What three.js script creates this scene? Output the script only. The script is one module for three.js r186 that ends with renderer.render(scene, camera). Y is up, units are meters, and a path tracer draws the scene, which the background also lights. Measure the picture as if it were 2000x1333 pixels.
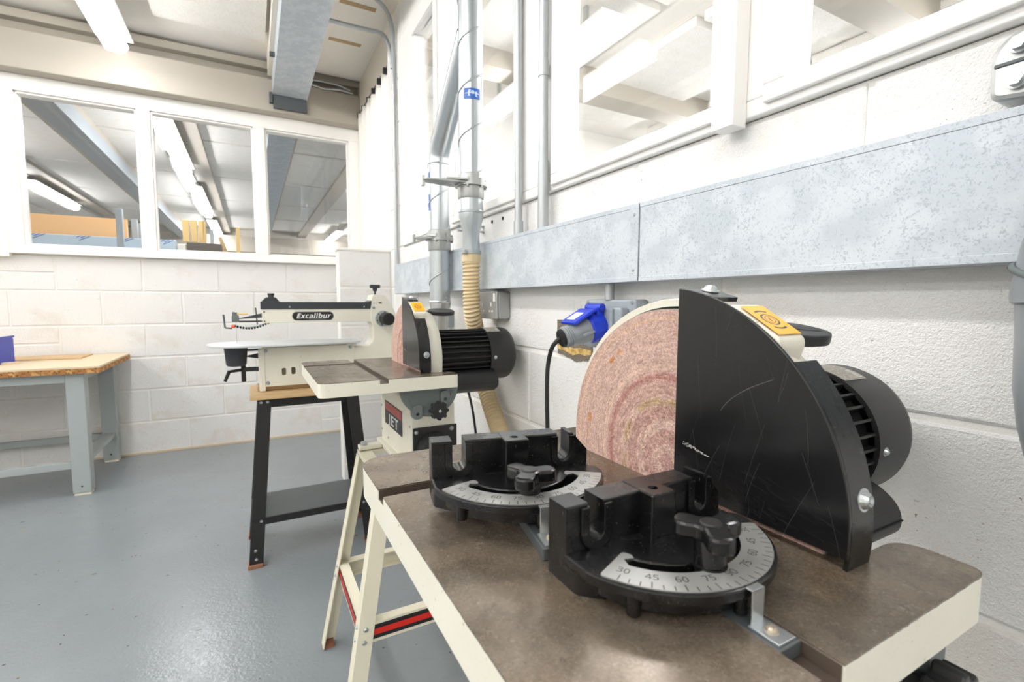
import * as THREE from 'three';
import { RoundedBoxGeometry } from 'three/addons/geometries/RoundedBoxGeometry.js';
import { mergeGeometries, toCreasedNormals } from 'three/addons/utils/BufferGeometryUtils.js';
import { RectAreaLightUniformsLib } from 'three/addons/lights/RectAreaLightUniformsLib.js';

// ---------------------------------------------------------------- camera, light, exposure
const scene = new THREE.Scene();
scene.background = new THREE.Color(0.02, 0.02, 0.02);
const F_PX = 935.47, YAW = 0.49584, PITCH = 0.08171, ROLL = 0.00242;
const camera = new THREE.PerspectiveCamera(2 * Math.atan(666.5 / F_PX) * 180 / Math.PI, 2000 / 1333, 0.02, 60);
{
  const f = new THREE.Vector3(Math.sin(YAW) * Math.cos(PITCH), -Math.sin(PITCH), -Math.cos(YAW) * Math.cos(PITCH));
  const r = new THREE.Vector3(Math.cos(YAW), 0, Math.sin(YAW));
  const u = new THREE.Vector3().crossVectors(r, f);
  camera.position.set(-0.73536, 1.06133, 4.07952);
  camera.up.copy(u).multiplyScalar(Math.cos(ROLL)).addScaledVector(r, -Math.sin(ROLL));
  camera.lookAt(camera.position.clone().add(f));
}
camera.focus = 0.62;
camera.userData.fStop = 9;
scene.add(camera);
const renderer = new THREE.WebGLRenderer({ antialias: true });
renderer.toneMapping = THREE.LinearToneMapping;
renderer.toneMappingExposure = 0.85;
renderer.shadowMap.enabled = true;
RectAreaLightUniformsLib.init();
const LAMP_RADIANCE = 9, LAMP_GLOW = 25;      // light let out by each fluorescent fitting, and what the eye sees of its diffuser
const LAMP_COLOR = new THREE.Color(1.0, 0.992, 0.985);

// ---------------------------------------------------------------- helpers
function rng(seed) { let s = seed >>> 0; return () => { s = (s + 0x6D2B79F5) | 0; let t = Math.imul(s ^ (s >>> 15), 1 | s); t = (t + Math.imul(t ^ (t >>> 7), 61 | t)) ^ t; return ((t ^ (t >>> 14)) >>> 0) / 4294967296; }; }
const V = (x, y, z) => new THREE.Vector3(x, y, z);
const taken = new Map();
function numbered(n) { const k = taken.get(n) ?? 0; taken.set(n, k + 1); return k ? n + '_' + String(k).padStart(3, '0') : n; }
const origin = new WeakMap();
function tag(o, label, category, group, kind) { if (label) o.userData.label = label; if (category) o.userData.category = category; if (group) o.userData.group = group; if (kind) o.userData.kind = kind; return o; }
function thing(name, label, category, pos = [0, 0, 0], group, local = false) {
  const o = new THREE.Group(); o.name = numbered(name); o.position.set(...pos); scene.add(o);
  origin.set(o, local ? V(0, 0, 0) : V(...pos)); return tag(o, label, category, group);
}
function structure(name, label) { const o = new THREE.Group(); o.name = name; scene.add(o); origin.set(o, V(0, 0, 0)); return tag(o, label, name.split('_')[0], null, 'structure'); }
function boxUV(g) {            // uv in metres from the dominant axis of each face
  const p = g.attributes.position, n = g.attributes.normal, uv = new Float32Array(p.count * 2);
  for (let i = 0; i < p.count; i += 3) {
    let nx = 0, ny = 0, nz = 0;
    for (let k = 0; k < 3; k++) { nx += n.getX(i + k); ny += n.getY(i + k); nz += n.getZ(i + k); }
    const ax = Math.abs(nx), ay = Math.abs(ny), az = Math.abs(nz);
    for (let k = 0; k < 3; k++) {
      const x = p.getX(i + k), y = p.getY(i + k), z = p.getZ(i + k);
      let a, b; if (ax >= ay && ax >= az) { a = z; b = y; } else if (ay >= az) { a = x; b = z; } else { a = x; b = y; }
      uv[(i + k) * 2] = a; uv[(i + k) * 2 + 1] = b;
    }
  }
  g.setAttribute('uv', new THREE.BufferAttribute(uv, 2));
}
function flat(g) { const h = g.index ? g.toNonIndexed() : g; for (const k of Object.keys(h.attributes)) if (!['position', 'normal', 'uv'].includes(k)) h.deleteAttribute(k); return h; }
function merge(list) { const l = list.map(flat).map((g) => { g.clearGroups(); return g; }); return l.length > 1 ? mergeGeometries(l) : l[0]; }
function add(parent, name, geo, mat, opt = {}) {
  let g = Array.isArray(geo) ? merge(geo) : flat(geo);
  if (!opt.uv) boxUV(g);
  const o = origin.get(parent); if (o && o.lengthSq() > 0) g.translate(-o.x, -o.y, -o.z);
  const m = new THREE.Mesh(g, mat); m.name = name; m.castShadow = m.receiveShadow = true;
  if (o) origin.set(m, o);
  if (opt.label) m.userData.label = opt.label;
  if (opt.kind) m.userData.kind = opt.kind;
  parent.add(m); return m;
}
function solo(name, label, category, geo, mat, pos = [0, 0, 0], group, opt = {}) {
  let g = Array.isArray(geo) ? merge(geo) : flat(geo);
  if (!opt.uv) boxUV(g);
  g.translate(-pos[0], -pos[1], -pos[2]);
  const m = new THREE.Mesh(g, mat); m.name = numbered(name); m.castShadow = m.receiveShadow = true; m.position.set(...pos);
  origin.set(m, V(...pos)); scene.add(m); return tag(m, label, category, group);
}
function copyOf(root, pos, label) { const c = root.clone(); c.name = numbered(root.name.replace(/_\d{3}$/, '')); c.position.set(...pos); c.userData = { ...root.userData, label }; scene.add(c); return c; }
function box(x0, x1, y0, y1, z0, z1, r = 0, seg = 2) {
  const w = Math.abs(x1 - x0), h = Math.abs(y1 - y0), d = Math.abs(z1 - z0);
  const g = r > 0 ? new RoundedBoxGeometry(w, h, d, seg, Math.min(r, w / 2 - 1e-4, h / 2 - 1e-4, d / 2 - 1e-4)) : new THREE.BoxGeometry(w, h, d);
  return g.translate((x0 + x1) / 2, (y0 + y1) / 2, (z0 + z1) / 2);
}
function rod(a, b, r0, r1 = r0, seg = 24, open = false) {
  const A = V(...a), B = V(...b), d = B.clone().sub(A), g = new THREE.CylinderGeometry(r1, r0, d.length(), seg, 1, open);
  g.applyQuaternion(new THREE.Quaternion().setFromUnitVectors(V(0, 1, 0), d.normalize()));
  return g.translate((A.x + B.x) / 2, (A.y + B.y) / 2, (A.z + B.z) / 2);
}
function tube(pts, r, n = 40, rad = 10, closed = false) { return new THREE.TubeGeometry(new THREE.CatmullRomCurve3(pts.map((p) => V(...p)), closed, 'centripetal'), n, r, rad, closed); }
function lathe(profile, base, dir, seg = 40) {     // profile [radius, height along dir]
  const g = new THREE.LatheGeometry(profile.map((p) => new THREE.Vector2(p[0], p[1])), seg);
  g.applyQuaternion(new THREE.Quaternion().setFromUnitVectors(V(0, 1, 0), V(...dir).normalize()));
  return toCreasedNormals(g, 0.6).translate(...base);
}
function shapeOf(pts, holes = []) {
  const s = pts.isShape ? pts : new THREE.Shape(pts.map((p) => new THREE.Vector2(p[0], p[1])));
  for (const h of holes) s.holes.push(h.isPath ? h : new THREE.Path(h.map((p) => new THREE.Vector2(p[0], p[1]))));
  return s;
}
// extrude a polygon given in two world axes along the third, from lo to hi
function extrude(plane, pts, lo, hi, { bevel = 0, holes = [], curve = 12, keepGroups = false } = {}) {
  const m = plane === 'xz' ? (p) => [p[0], -p[1]] : plane === 'zy' ? (p) => [-p[0], p[1]] : (p) => p;
  const g = new THREE.ExtrudeGeometry(shapeOf(pts.map(m), holes.map((h) => h.map(m))), { depth: hi - lo - 2 * bevel, bevelEnabled: bevel > 0, bevelSize: bevel, bevelOffset: -bevel, bevelThickness: bevel, bevelSegments: 2, curveSegments: curve });
  g.translate(0, 0, lo + bevel);
  if (plane === 'xz') g.rotateX(-Math.PI / 2); else if (plane === 'zy') g.rotateY(Math.PI / 2);
  return g;
}
function arcPts(cx, cy, r, a0, a1, n) { const o = []; for (let i = 0; i <= n; i++) { const a = (a0 + (a1 - a0) * i / n) * Math.PI / 180; o.push([cx + r * Math.cos(a), cy + r * Math.sin(a)]); } return o; }
function rounded(pts, radii, n = 6) {               // polygon with rounded corners
  const o = [], N = pts.length;
  pts.forEach((p, i) => {
    const r = Array.isArray(radii) ? radii[i] : radii; if (!r) { o.push(p); return; }
    const a = pts[(i + N - 1) % N], b = pts[(i + 1) % N], la = Math.hypot(a[0] - p[0], a[1] - p[1]), lb = Math.hypot(b[0] - p[0], b[1] - p[1]);
    const q = Math.min(r, la / 2.01, lb / 2.01), s = [p[0] + (a[0] - p[0]) / la * q, p[1] + (a[1] - p[1]) / la * q], e = [p[0] + (b[0] - p[0]) / lb * q, p[1] + (b[1] - p[1]) / lb * q];
    for (let k = 0; k <= n; k++) { const t = k / n; o.push([(1 - t) ** 2 * s[0] + 2 * t * (1 - t) * p[0] + t * t * e[0], (1 - t) ** 2 * s[1] + 2 * t * (1 - t) * p[1] + t * t * e[1]]); }
  });
  return o;
}
const circle = (cx, cy, r, n = 20) => arcPts(cx, cy, r, 0, 360 - 360 / n, n - 1);
function screw(base, dir, r = 0.005) { return lathe([[0, r * 0.75], [r * 0.3, r * 0.72], [r * 0.35, r * 0.45], [r * 0.55, r * 0.45], [r * 0.6, r * 0.66], [r * 0.85, r * 0.4], [r, 0], [r * 1.25, 0], [r * 1.25, -r * 0.15]], base, dir, 16); }

// ---------------------------------------------------------------- procedural textures
function fbm(N, cells, oct, seed, gain = 0.5) {     // tileable value noise, 0..1
  const out = new Float32Array(N * N); let amp = 1, tot = 0;
  for (let o = 0; o < oct; o++, cells *= 2, amp *= gain) {
    const c = Math.min(cells, N), R = rng(seed + o * 977), lat = new Float32Array(c * c); for (let i = 0; i < c * c; i++) lat[i] = R();
    const fx = new Float32Array(N), ix = new Int32Array(N);
    for (let i = 0; i < N; i++) { const x = i / N * c; ix[i] = Math.floor(x); const f = x - ix[i]; fx[i] = f * f * (3 - 2 * f); }
    for (let y = 0; y < N; y++) { const y0 = ix[y] * c, y1 = ((ix[y] + 1) % c) * c, ty = fx[y]; for (let x = 0; x < N; x++) { const x0 = ix[x], x1 = (x0 + 1) % c, tx = fx[x]; const a = lat[y0 + x0] + (lat[y0 + x1] - lat[y0 + x0]) * tx, b = lat[y1 + x0] + (lat[y1 + x1] - lat[y1 + x0]) * tx; out[y * N + x] += amp * (a + (b - a) * ty); } }
    tot += amp;
  }
  for (let i = 0; i < N * N; i++) out[i] /= tot; return out;
}
const sstep = (a, b, x) => { const t = Math.min(1, Math.max(0, (x - a) / (b - a))); return t * t * (3 - 2 * t); };
function tex(N, fn, metres, srgb = true) {
  const d = new Uint8Array(N * N * 4), Rd = rng(N + Math.round(metres * 1000));
  for (let y = 0; y < N; y++) for (let x = 0; x < N; x++) { const c = fn(y * N + x, x, y), i = (y * N + x) * 4; if (typeof c === 'number') d[i] = d[i + 1] = d[i + 2] = Math.max(0, Math.min(255, c * 255 + (Rd() - 0.5) * 6)); else { const k = (Rd() - 0.5) * 5; c[0] += k; c[1] += k; c[2] += k; d[i] = Math.max(0, Math.min(255, c[0])); d[i + 1] = Math.max(0, Math.min(255, c[1])); d[i + 2] = Math.max(0, Math.min(255, c[2])); } d[i + 3] = 255; }
  const t = new THREE.DataTexture(d, N, N, THREE.RGBAFormat); t.wrapS = t.wrapT = THREE.RepeatWrapping; t.magFilter = THREE.LinearFilter; t.minFilter = THREE.LinearMipmapLinearFilter; t.generateMipmaps = true;
  if (srgb) t.colorSpace = THREE.SRGBColorSpace; t.repeat.set(1 / metres, 1 / metres); t.needsUpdate = true; return t;
}
function canvasTex(w, h, draw) {
  const c = document.createElement('canvas'); c.width = w; c.height = h; const g = c.getContext('2d'); draw(g, w, h);
  const t = new THREE.CanvasTexture(c); t.colorSpace = THREE.SRGBColorSpace; t.anisotropy = 8; return t;
}
const mix3 = (a, b, t) => [a[0] + (b[0] - a[0]) * t, a[1] + (b[1] - a[1]) * t, a[2] + (b[2] - a[2]) * t];
const std = (color, roughness = 0.6, metalness = 0, o = {}) => new THREE.MeshStandardMaterial({ color, roughness, metalness, ...o });

const n1 = fbm(1024, 8, 6, 11), n2 = fbm(1024, 64, 4, 23, 0.6), n3 = fbm(1024, 4, 7, 37, 0.62), n4 = fbm(1024, 180, 2, 51, 0.8);
// painted concrete block: stippled paint, few open pits, faint dirt patches
const blockCol = tex(1024, (i) => { const pit = sstep(0.84, 0.87, n4[i]) * sstep(0.55, 0.66, n1[i]); const d = sstep(0.56, 0.78, n3[i]); return mix3(mix3([237, 236, 234], [231, 227, 221], d), [130, 116, 104], pit * 0.8); }, 0.62);
const blockBump = tex(1024, (i) => 0.55 * n2[i] + 0.45 * n4[i], 0.33, false);
// galvanised sheet: spangle flecks over cloudy zinc
const galvCol = tex(1024, (i) => { const cloud = sstep(0.35, 0.65, n1[i]), fleck = sstep(0.52, 0.7, 0.6 * n4[i] + 0.4 * n2[i]) * (0.3 + 0.7 * sstep(0.4, 0.62, n3[i])); return mix3(mix3([192, 200, 207], [206, 212, 218], cloud), [146, 157, 167], fleck * 0.5); }, 0.33);
const galvRough = tex(1024, (i) => 0.36 + 0.28 * n1[i] + 0.12 * n2[i], 0.45, false);
// painted floor: grey-blue paint, scuffs, dust, wood chips
const floorCol = tex(2048, (() => {
  const a = fbm(2048, 6, 8, 71, 0.6), b = fbm(2048, 48, 5, 83, 0.6), R = rng(5), spots = new Map();
  for (let k = 0; k < 300; k++) { const x = Math.floor(R() * 2048), y = Math.floor(R() * 2048), w = 1 + R() * (R() > 0.85 ? 7 : 2.5), h = 1 + R() * (R() > 0.85 ? 4 : 2), t = R(), c = t > 0.9 ? [190, 150, 60] : t > 0.75 ? [120, 70, 45] : t > 0.4 ? [95, 92, 84] : [70, 68, 62]; for (let dy = -6; dy <= 6; dy++) for (let dx = -9; dx <= 9; dx++) if ((dx / w) ** 2 + (dy / h) ** 2 < 1 + 0.5 * (R() - 0.5)) spots.set(((y + dy + 2048) % 2048) * 2048 + (x + dx + 2048) % 2048, c); }
  return (i) => { const s = spots.get(i), scuff = sstep(0.56, 0.7, b[i]) * sstep(0.5, 0.62, a[i]), base = mix3(mix3([133, 139, 144], [138, 144, 149], sstep(0.3, 0.7, a[i])), [130, 131, 131], scuff * 0.18); return s ? mix3(base, s, 0.8) : base; };
})(), 2.6);
const floorBump = tex(1024, (i) => 0.6 * n2[i] + 0.4 * n1[i], 0.5, false);
const floorRough = tex(1024, (i) => 0.13 + 0.1 * n1[i] + 0.05 * n2[i], 1.1, false);
// machined cast iron table, browned, oily patches, fine saw dust grains
const ironCol = tex(1024, (i) => { const p = sstep(0.38, 0.66, n1[i]), q = sstep(0.55, 0.8, n3[i]), dust = sstep(0.8, 0.86, n4[i]); return mix3(mix3(mix3([106, 95, 83], [124, 112, 98], p), [112, 94, 73], q * 0.5), [168, 152, 130], dust * 0.3).map((v) => v + (n4[i] - 0.5) * 34); }, 0.23);
const ironRough = tex(1024, (i) => 0.14 + 0.2 * n1[i] + 0.04 * n2[i], 0.31, false);
const ironBump = tex(1024, (i) => n4[i] * 0.5 + n2[i] * 0.5, 0.1, false);
// black moulded plastic with dust grains
const plasticCol = tex(1024, (i) => mix3(mix3([17, 17, 18], [30, 30, 31], sstep(0.4, 0.75, n1[i])), [118, 112, 102], sstep(0.83, 0.88, n4[i]) * 0.75), 0.17);
const plasticRough = tex(1024, (i) => 0.1 + 0.3 * n1[i], 0.2, false);
const creamCol = tex(512, (() => { const a = fbm(512, 6, 5, 91), b = fbm(512, 90, 2, 92); return (i) => mix3(mix3([233, 230, 216], [226, 221, 204], a[i]), [96, 84, 62], sstep(0.9, 0.94, b[i]) * 0.6); })(), 0.4);
const woodTex = (c0, c1, seed, metres = 0.5) => tex(512, (() => { const a = fbm(512, 4, 5, seed), b = fbm(512, 32, 3, seed + 1); return (i, x, y) => { const g = Math.sin((y / 512 * 2 * Math.PI) * 14 + a[i] * 9) * 0.5 + 0.5; return mix3(c0, c1, 0.55 * g + 0.45 * b[(y * 512 + (x >> 4)) % (512 * 512)]); }; })(), metres);
const plyCol = woodTex([214, 184, 140], [186, 150, 104], 131), mdfCol = woodTex([226, 208, 178], [216, 196, 164], 141);
const osbCol = tex(512, (() => { const a = fbm(512, 24, 3, 151, 0.7), b = fbm(512, 10, 3, 152); return (i) => a[i] > 0.6 ? [92, 62, 38] : mix3([206, 160, 98], [164, 112, 60], sstep(0.35, 0.62, b[i])); })(), 0.22);
const boardTex = tex(512, (() => { const a = fbm(512, 6, 5, 161), b = fbm(512, 150, 2, 162); return (i) => mix3(mix3([246, 244, 240], [240, 237, 230], a[i]), [196, 190, 180], sstep(0.66, 0.75, b[i]) * 0.55); })(), 0.35);
const ceilCol = tex(512, (() => { const a = fbm(512, 4, 6, 171, 0.6); return (i) => mix3([249, 247, 242], [243, 239, 231], sstep(0.4, 0.66, a[i])); })(), 2.2);

// ---------------------------------------------------------------- materials
const M = {
  block: std(0xffffff, 0.62, 0, { map: blockCol, bumpMap: blockBump, bumpScale: 0.0024 }),
  mortar: std(0xf0eee9, 0.75, 0, { bumpMap: blockBump, bumpScale: 0.001 }),
  plaster: std(0xf2efe8, 0.8), gloss: std(0xfaf8f4, 0.3), greyBeam: std(0xb3aca0, 0.55, 0, { bumpMap: floorBump, bumpScale: 0.0006 }),
  creamTrim: std(0xf0e8da, 0.45), ceiling: std(0xffffff, 0.85, 0, { map: ceilCol }), panel: std(0xffffff, 0.95, 0, { map: boardTex }),
  floor: std(0xffffff, 1, 0, { map: floorCol, roughnessMap: floorRough, bumpMap: floorBump, bumpScale: 0.0012 }),
  galv: std(0xffffff, 1, 0.18, { map: galvCol, roughnessMap: galvRough }), zinc: std(0xc8ccce, 0.3, 0.85), zincDull: std(0xb4b8ba, 0.45, 0.7), duct: std(0xbcc2c6, 0.28, 0.75), cast: std(0xb4b6b5, 0.38, 0.75),
  steelPaint: std(0x9aa4ab, 0.4, 0.1), boxGrey: std(0x9ba3aa, 0.4), pvcGrey: std(0x8d9296, 0.35), socketGrey: std(0xa5a6a4, 0.4, 0.3), white: std(0xf2f0ea, 0.35), blue: std(0x1438c8, 0.35),
  iron: std(0xffffff, 1, 0.35, { map: ironCol, roughnessMap: ironRough, bumpMap: ironBump, bumpScale: 0.000015 }),
  cream: std(0xffffff, 0.38, 0, { map: creamCol }), creamPlain: std(0xe9e3cd, 0.38), black: std(0xffffff, 1, 0, { map: plasticCol, roughnessMap: plasticRough }), blackSatin: std(0x1d1d1e, 0.42), blackMatte: std(0x151515, 0.7), charcoal: std(0x33363a, 0.5), rubber: std(0x1a1a1b, 0.6),
  ironGrey: std(0x5d6264, 0.5, 0.4), castGrey: std(0x6f7676, 0.5, 0.3), red: std(0xd8291c, 0.4), sawTable: std(0xd3d6d8, 0.38, 0.3), hose: std(0xd9c49c, 0.5), rust: std(0x8a5a45, 0.8), brownFoot: std(0x9b6b52, 0.7), benchGrey: std(0xa4abab, 0.45), blueBin: std(0x2a3fb0, 0.45),
  ply: std(0xffffff, 0.55, 0, { map: plyCol }), mdf: std(0xffffff, 0.6, 0, { map: mdfCol }), osb: std(0xffffff, 0.75, 0, { map: osbCol }), orangeBoard: std(0xf0bd80, 0.35), pine: std(0xe3c27f, 0.6), dark: std(0x20201f, 0.8), groove: std(0x5a4e45, 0.45, 0.2), slotTan: std(0xb9a07c, 0.9), darkBox: std(0x544c44, 0.7), zincRust: std(0xc0b4a2, 0.35, 0.6),
  glass: new THREE.MeshPhysicalMaterial({ color: 0xffffff, roughness: 0.0, metalness: 0, transmission: 1, thickness: 0, ior: 1.5 }),
  curtain: new THREE.MeshPhysicalMaterial({ color: 0xfbf7f2, roughness: 0.95, transmission: 0.4, thickness: 0, side: THREE.DoubleSide }),
  glowStrong: std(0xffffff, 0.4, 0, { emissive: LAMP_COLOR, emissiveIntensity: LAMP_GLOW * 1.25 }),
  glow: std(0xffffff, 0.4, 0, { emissive: LAMP_COLOR, emissiveIntensity: LAMP_GLOW }),
};
// ================================================================ THE SETTING
const H = 2.80, X0 = -6.6, X1 = 4.2, Z0 = -9.5, Z1 = 6.8;     // building envelope
{
  const f = structure('floor', 'glossy grey-blue painted concrete floor with scuffs and wood chips');
  add(f, 'floor_slab', box(X0, X1, -0.15, 0, Z0, Z1), M.floor);
  const c = structure('ceiling', 'cream ceiling slab with white speckled acoustic panels');
  add(c, 'ceiling_slab', box(X0, X1, H, H + 0.15, Z0, Z1), M.ceiling);
  const bays = [[-4.7, -4.1], [-3.95, -3.4], [-3.05, -2.25], [-2.0, -1.52], [-1.19, -0.6], [-0.26, 0.33]];
  const joints = [6.6, 5.15, 3.7, 2.25, 0.42];
  for (const [a, b] of bays.slice(0, 5)) for (let i = 0; i < joints.length - 1; i++) add(c, 'acoustic_panel', box(a, b, H - 0.055, H - 0.005, joints[i + 1] + 0.03, joints[i] - 0.03), M.panel);
  add(c, 'flush_panel', box(-0.285, 0.1, H - 0.05, H - 0.005, 0.14, 6.7), M.ceiling);
  for (const z of [0.68, 1.12, 1.8, 2.5]) add(c, 'vent_slot', box(-0.24, -0.04, H - 0.053, H - 0.049, z - 0.018, z + 0.018), M.slotTan);
  const jb = [-0.3, -2.0, -3.63, -5.33, -7.0, -8.7];
  for (const [a, b] of [...bays, [0.5, 1.0], [1.2, 1.8]]) for (let i = 0; i < jb.length - 1; i++) add(c, 'acoustic_panel', box(a, b, H - 0.065, H - 0.005, jb[i + 1] + 0.03, jb[i] - 0.03), M.panel);
  for (const [a, b] of [[0.5, 1.4], [1.7, 2.5], [2.8, 3.6]]) for (let i = 0; i < 4; i++) add(c, 'acoustic_panel', box(a, b, H - 0.06, H - 0.005, 0.35 + i * 1.6 + 0.03, 0.35 + (i + 1) * 1.6 - 0.03), M.panel);
}
// a painted block: front face with soft arrises; u along the wall, v up, out of the wall by d
const blockCache = new Map();
function blockGeo(w, h) {
  const key = w.toFixed(3) + '_' + h.toFixed(3); if (blockCache.has(key)) return blockCache.get(key);
  const b = 0.004, d = 0.0042, P = [], N = [];
  const q = (a, bb, c, e) => { const n = V(...bb).sub(V(...a)).cross(V(...c).sub(V(...a))).normalize(); for (const t of [a, bb, c, a, c, e]) { P.push(...t); N.push(n.x, n.y, n.z); } };
  const o = [[0, 0, 0], [w, 0, 0], [w, h, 0], [0, h, 0]], m = [[0, 0, d - b * 0.7], [w, 0, d - b * 0.7], [w, h, d - b * 0.7], [0, h, d - b * 0.7]], t = [[b, b, d], [w - b, b, d], [w - b, h - b, d], [b, h - b, d]];
  q(...t); for (let k = 0; k < 4; k++) { const l = (k + 1) % 4; q(m[k], m[l], t[l], t[k]); q(o[k], o[l], m[l], m[k]); }
  const g = new THREE.BufferGeometry(); g.setAttribute('position', new THREE.Float32BufferAttribute(P, 3)); g.setAttribute('normal', new THREE.Float32BufferAttribute(N, 3));
  blockCache.set(key, g); return g;
}
const BR = rng(77);
function layBlock(parent, u0, u1, v0, v1, place) {    // joints of 10 mm are left round it
  const j = 0.0045, g = blockGeo(u1 - u0 - 2 * j, v1 - v0 - 2 * j).clone(); boxUV(g);
  const uv = g.attributes.uv, du = BR() * 3, dv = BR() * 3; for (let i = 0; i < uv.count; i++) uv.setXY(i, uv.getX(i) + du, uv.getY(i) + dv);
  const m = new THREE.Mesh(g, M.block); m.name = 'block'; m.castShadow = m.receiveShadow = true; place(m, u0 + j, v0 + j); m.position.addScaledVector(place.out, (BR() - 0.5) * 0.0012); parent.add(m);
}
const onBack = Object.assign((m, u, v) => m.position.set(u, v, -0.0042), { out: V(0, 0, 1) });
const onRight = Object.assign((m, u, v) => { m.rotation.y = -Math.PI / 2; m.position.set(0.0042, v, u); }, { out: V(-1, 0, 0) });
const onNib = Object.assign((m, u, v) => m.position.set(u, v, 1.1958), { out: V(0, 0, 1) });
// ---- back wall: blocks below a strip of windows
const wb = structure('wall_back', 'white painted concrete block wall below the internal window');
add(wb, 'wall_core', [box(X0, X1, 0, 1.355, -0.12, -0.0042), box(X0, -2.1, 1.355, H, -0.12, -0.0042), box(0.11, X1, 1.355, H, -0.12, -0.0042)], M.mortar);
for (let r = 0; r < 6; r++) {
  const v0 = r * 0.225, v1 = r === 5 ? 1.353 : v0 + 0.225, off = r % 2 ? -1.385 : -1.165, us = [];
  for (let k = -5; k <= 4; k++) us.push(off + k * 0.445);
  for (let k = 0; k < us.length - 1; k++) {
    const a = us[k], b = Math.min(us[k + 1], 0.1); if (b - a < 0.04) continue;
    if ((r === 5 || r === 3) && b < -1.8 && b > -1.9) { layBlock(wb, a, b, v0, v0 + 0.112, onBack); layBlock(wb, a, b, v0 + 0.112, v1, onBack); } else if (r === 0 && a > -0.5 && a < 0) { layBlock(wb, a, b, v0, v0 + 0.112, onBack); layBlock(wb, a, b, v0 + 0.112, v1, onBack); } else layBlock(wb, a, b, v0, v1, onBack);
  }
}
add(wb, 'floor_bead', box(X0, 0.1, 0, 0.012, 0, 0.006), std(0xd9c6a8, 0.7));
// steel beam over the back window, running across the room
const b1 = structure('trim_1', 'grey painted beam above the internal window');
add(b1, 'beam_face', box(X0, 0.1, 2.42, 2.645, -0.1, 0.13, 0.006), M.greyBeam);
add(b1, 'beam_recess', box(X0, 0.1, 2.645, H, -0.1, 0.03), M.greyBeam);
add(b1, 'beam_flange', box(X0, 0.1, 2.72, H - 0.03, 0.03, 0.1, 0.004), M.greyBeam);
// ---- right wall
const wr = structure('wall_right', 'white painted block wall with windows above the cable trunking');
const SILL = 1.361, HEADY = 2.42;
add(wr, 'wall_core', [box(0.0042, 0.12, 0, SILL - 0.002, 1.19, Z1), box(0.0042, 0.12, SILL - 0.002, H, 1.19, 1.475), box(0.006, 0.12, HEADY, H, 1.475, Z1), box(0.006, 0.12, SILL - 0.002, HEADY, 4.92, Z1), box(0.10, 0.2, 0, 1.4, 0, 1.19), box(0.10, 0.2, 2.46, H, 0, 1.19)], M.mortar);
for (let r = -1; r < 6; r++) {
  const top = 0.9175 + (r - 3) * 0.225, v0 = Math.max(0, top), v1 = Math.min(SILL - 0.002, top + 0.225); if (v1 - v0 < 0.05) continue;
  const off = (((r % 2) + 2) % 2) ? 2.615 : 2.832, us = [1.2];
  for (let k = -4; k <= 6; k++) { const u = off + k * 0.445; if (u > 1.25 && u < 4.9) us.push(u); }
  us.push(4.95);
  for (let k = 0; k < us.length - 1; k++) layBlock(wr, us[k], us[k + 1], v0, v1, onRight);
}
for (const [a, b] of [[1.36, 1.585], [1.585, 1.81], [1.81, 2.035], [2.035, 2.26], [2.26, 2.42]]) layBlock(wr, 1.2, 1.475, a, b, onRight);
// scraped patch of bare block under the blue socket
{
  const R = rng(9), out = []; const base = [[2.985, 1.012], [3.06, 1.014], [3.135, 1.01], [3.14, 0.93], [3.132, 0.916], [3.10, 0.912], [3.075, 0.905], [3.05, 0.912], [3.02, 0.918], [2.987, 0.921], [2.984, 0.96]];
  for (let i = 0; i < base.length; i++) { const a = base[i], b = base[(i + 1) % base.length]; for (let k = 0; k < 4; k++) out.push([a[0] + (b[0] - a[0]) * k / 4 + (R() - 0.5) * 0.003, a[1] + (b[1] - a[1]) * k / 4 + (R() - 0.5) * 0.003]); }
  const t = tex(256, (() => { const a = fbm(256, 40, 3, 301, 0.7); return (i) => mix3([150, 138, 124], [96, 86, 76], a[i]); })(), 0.1);
  add(wr, 'bare_patch', extrude('zy', out, -0.0022, 0.002), std(0xffffff, 0.95, 0, { map: t, bumpMap: blockBump, bumpScale: 0.002 }), { label: 'bare grey block where paint was scraped off' });
  add(wr, 'filler_strip', extrude('zy', [[2.986, 0.946], [3.01, 0.944], [3.03, 0.947], [3.06, 0.941], [3.09, 0.944], [3.136, 0.942], [3.138, 0.931], [3.11, 0.926], [3.09, 0.929], [3.06, 0.922], [3.03, 0.93], [2.99, 0.934]], -0.0035, -0.001), std(0xd9bd80, 0.95, 0, { map: tex(256, (() => { const a = fbm(256, 10, 4, 311, 0.65); return (i) => mix3([255, 250, 238], [205, 190, 160], sstep(0.35, 0.7, a[i])); })(), 0.08), bumpMap: blockBump, bumpScale: 0.002 }));
  for (const z of [2.575, 2.655]) add(wr, 'fixing_hole', rod([-0.0013, 1.335, z], [0.002, 1.335, z], 0.006, 0.006, 12), M.dark);
}
// ---- nib wall in the corner
const wn = structure('wall_nib', 'low white block nib wall in the corner behind the scroll saw');
add(wn, 'wall_core', box(-0.294, 0.1, 0, 1.352, 1.09, 1.1958), M.mortar);
add(wn, 'coping', box(-0.303, 0.1, 1.352, 1.366, 1.085, 1.203, 0.003), M.plaster);
{ const rows = [0, 0.112, 0.2425, 0.4675, 0.6925, 0.9175, 1.1425, 1.352]; for (let r = 0; r < rows.length - 1; r++) layBlock(wn, -0.3, 0.0, rows[r], rows[r + 1], onNib); }
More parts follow.
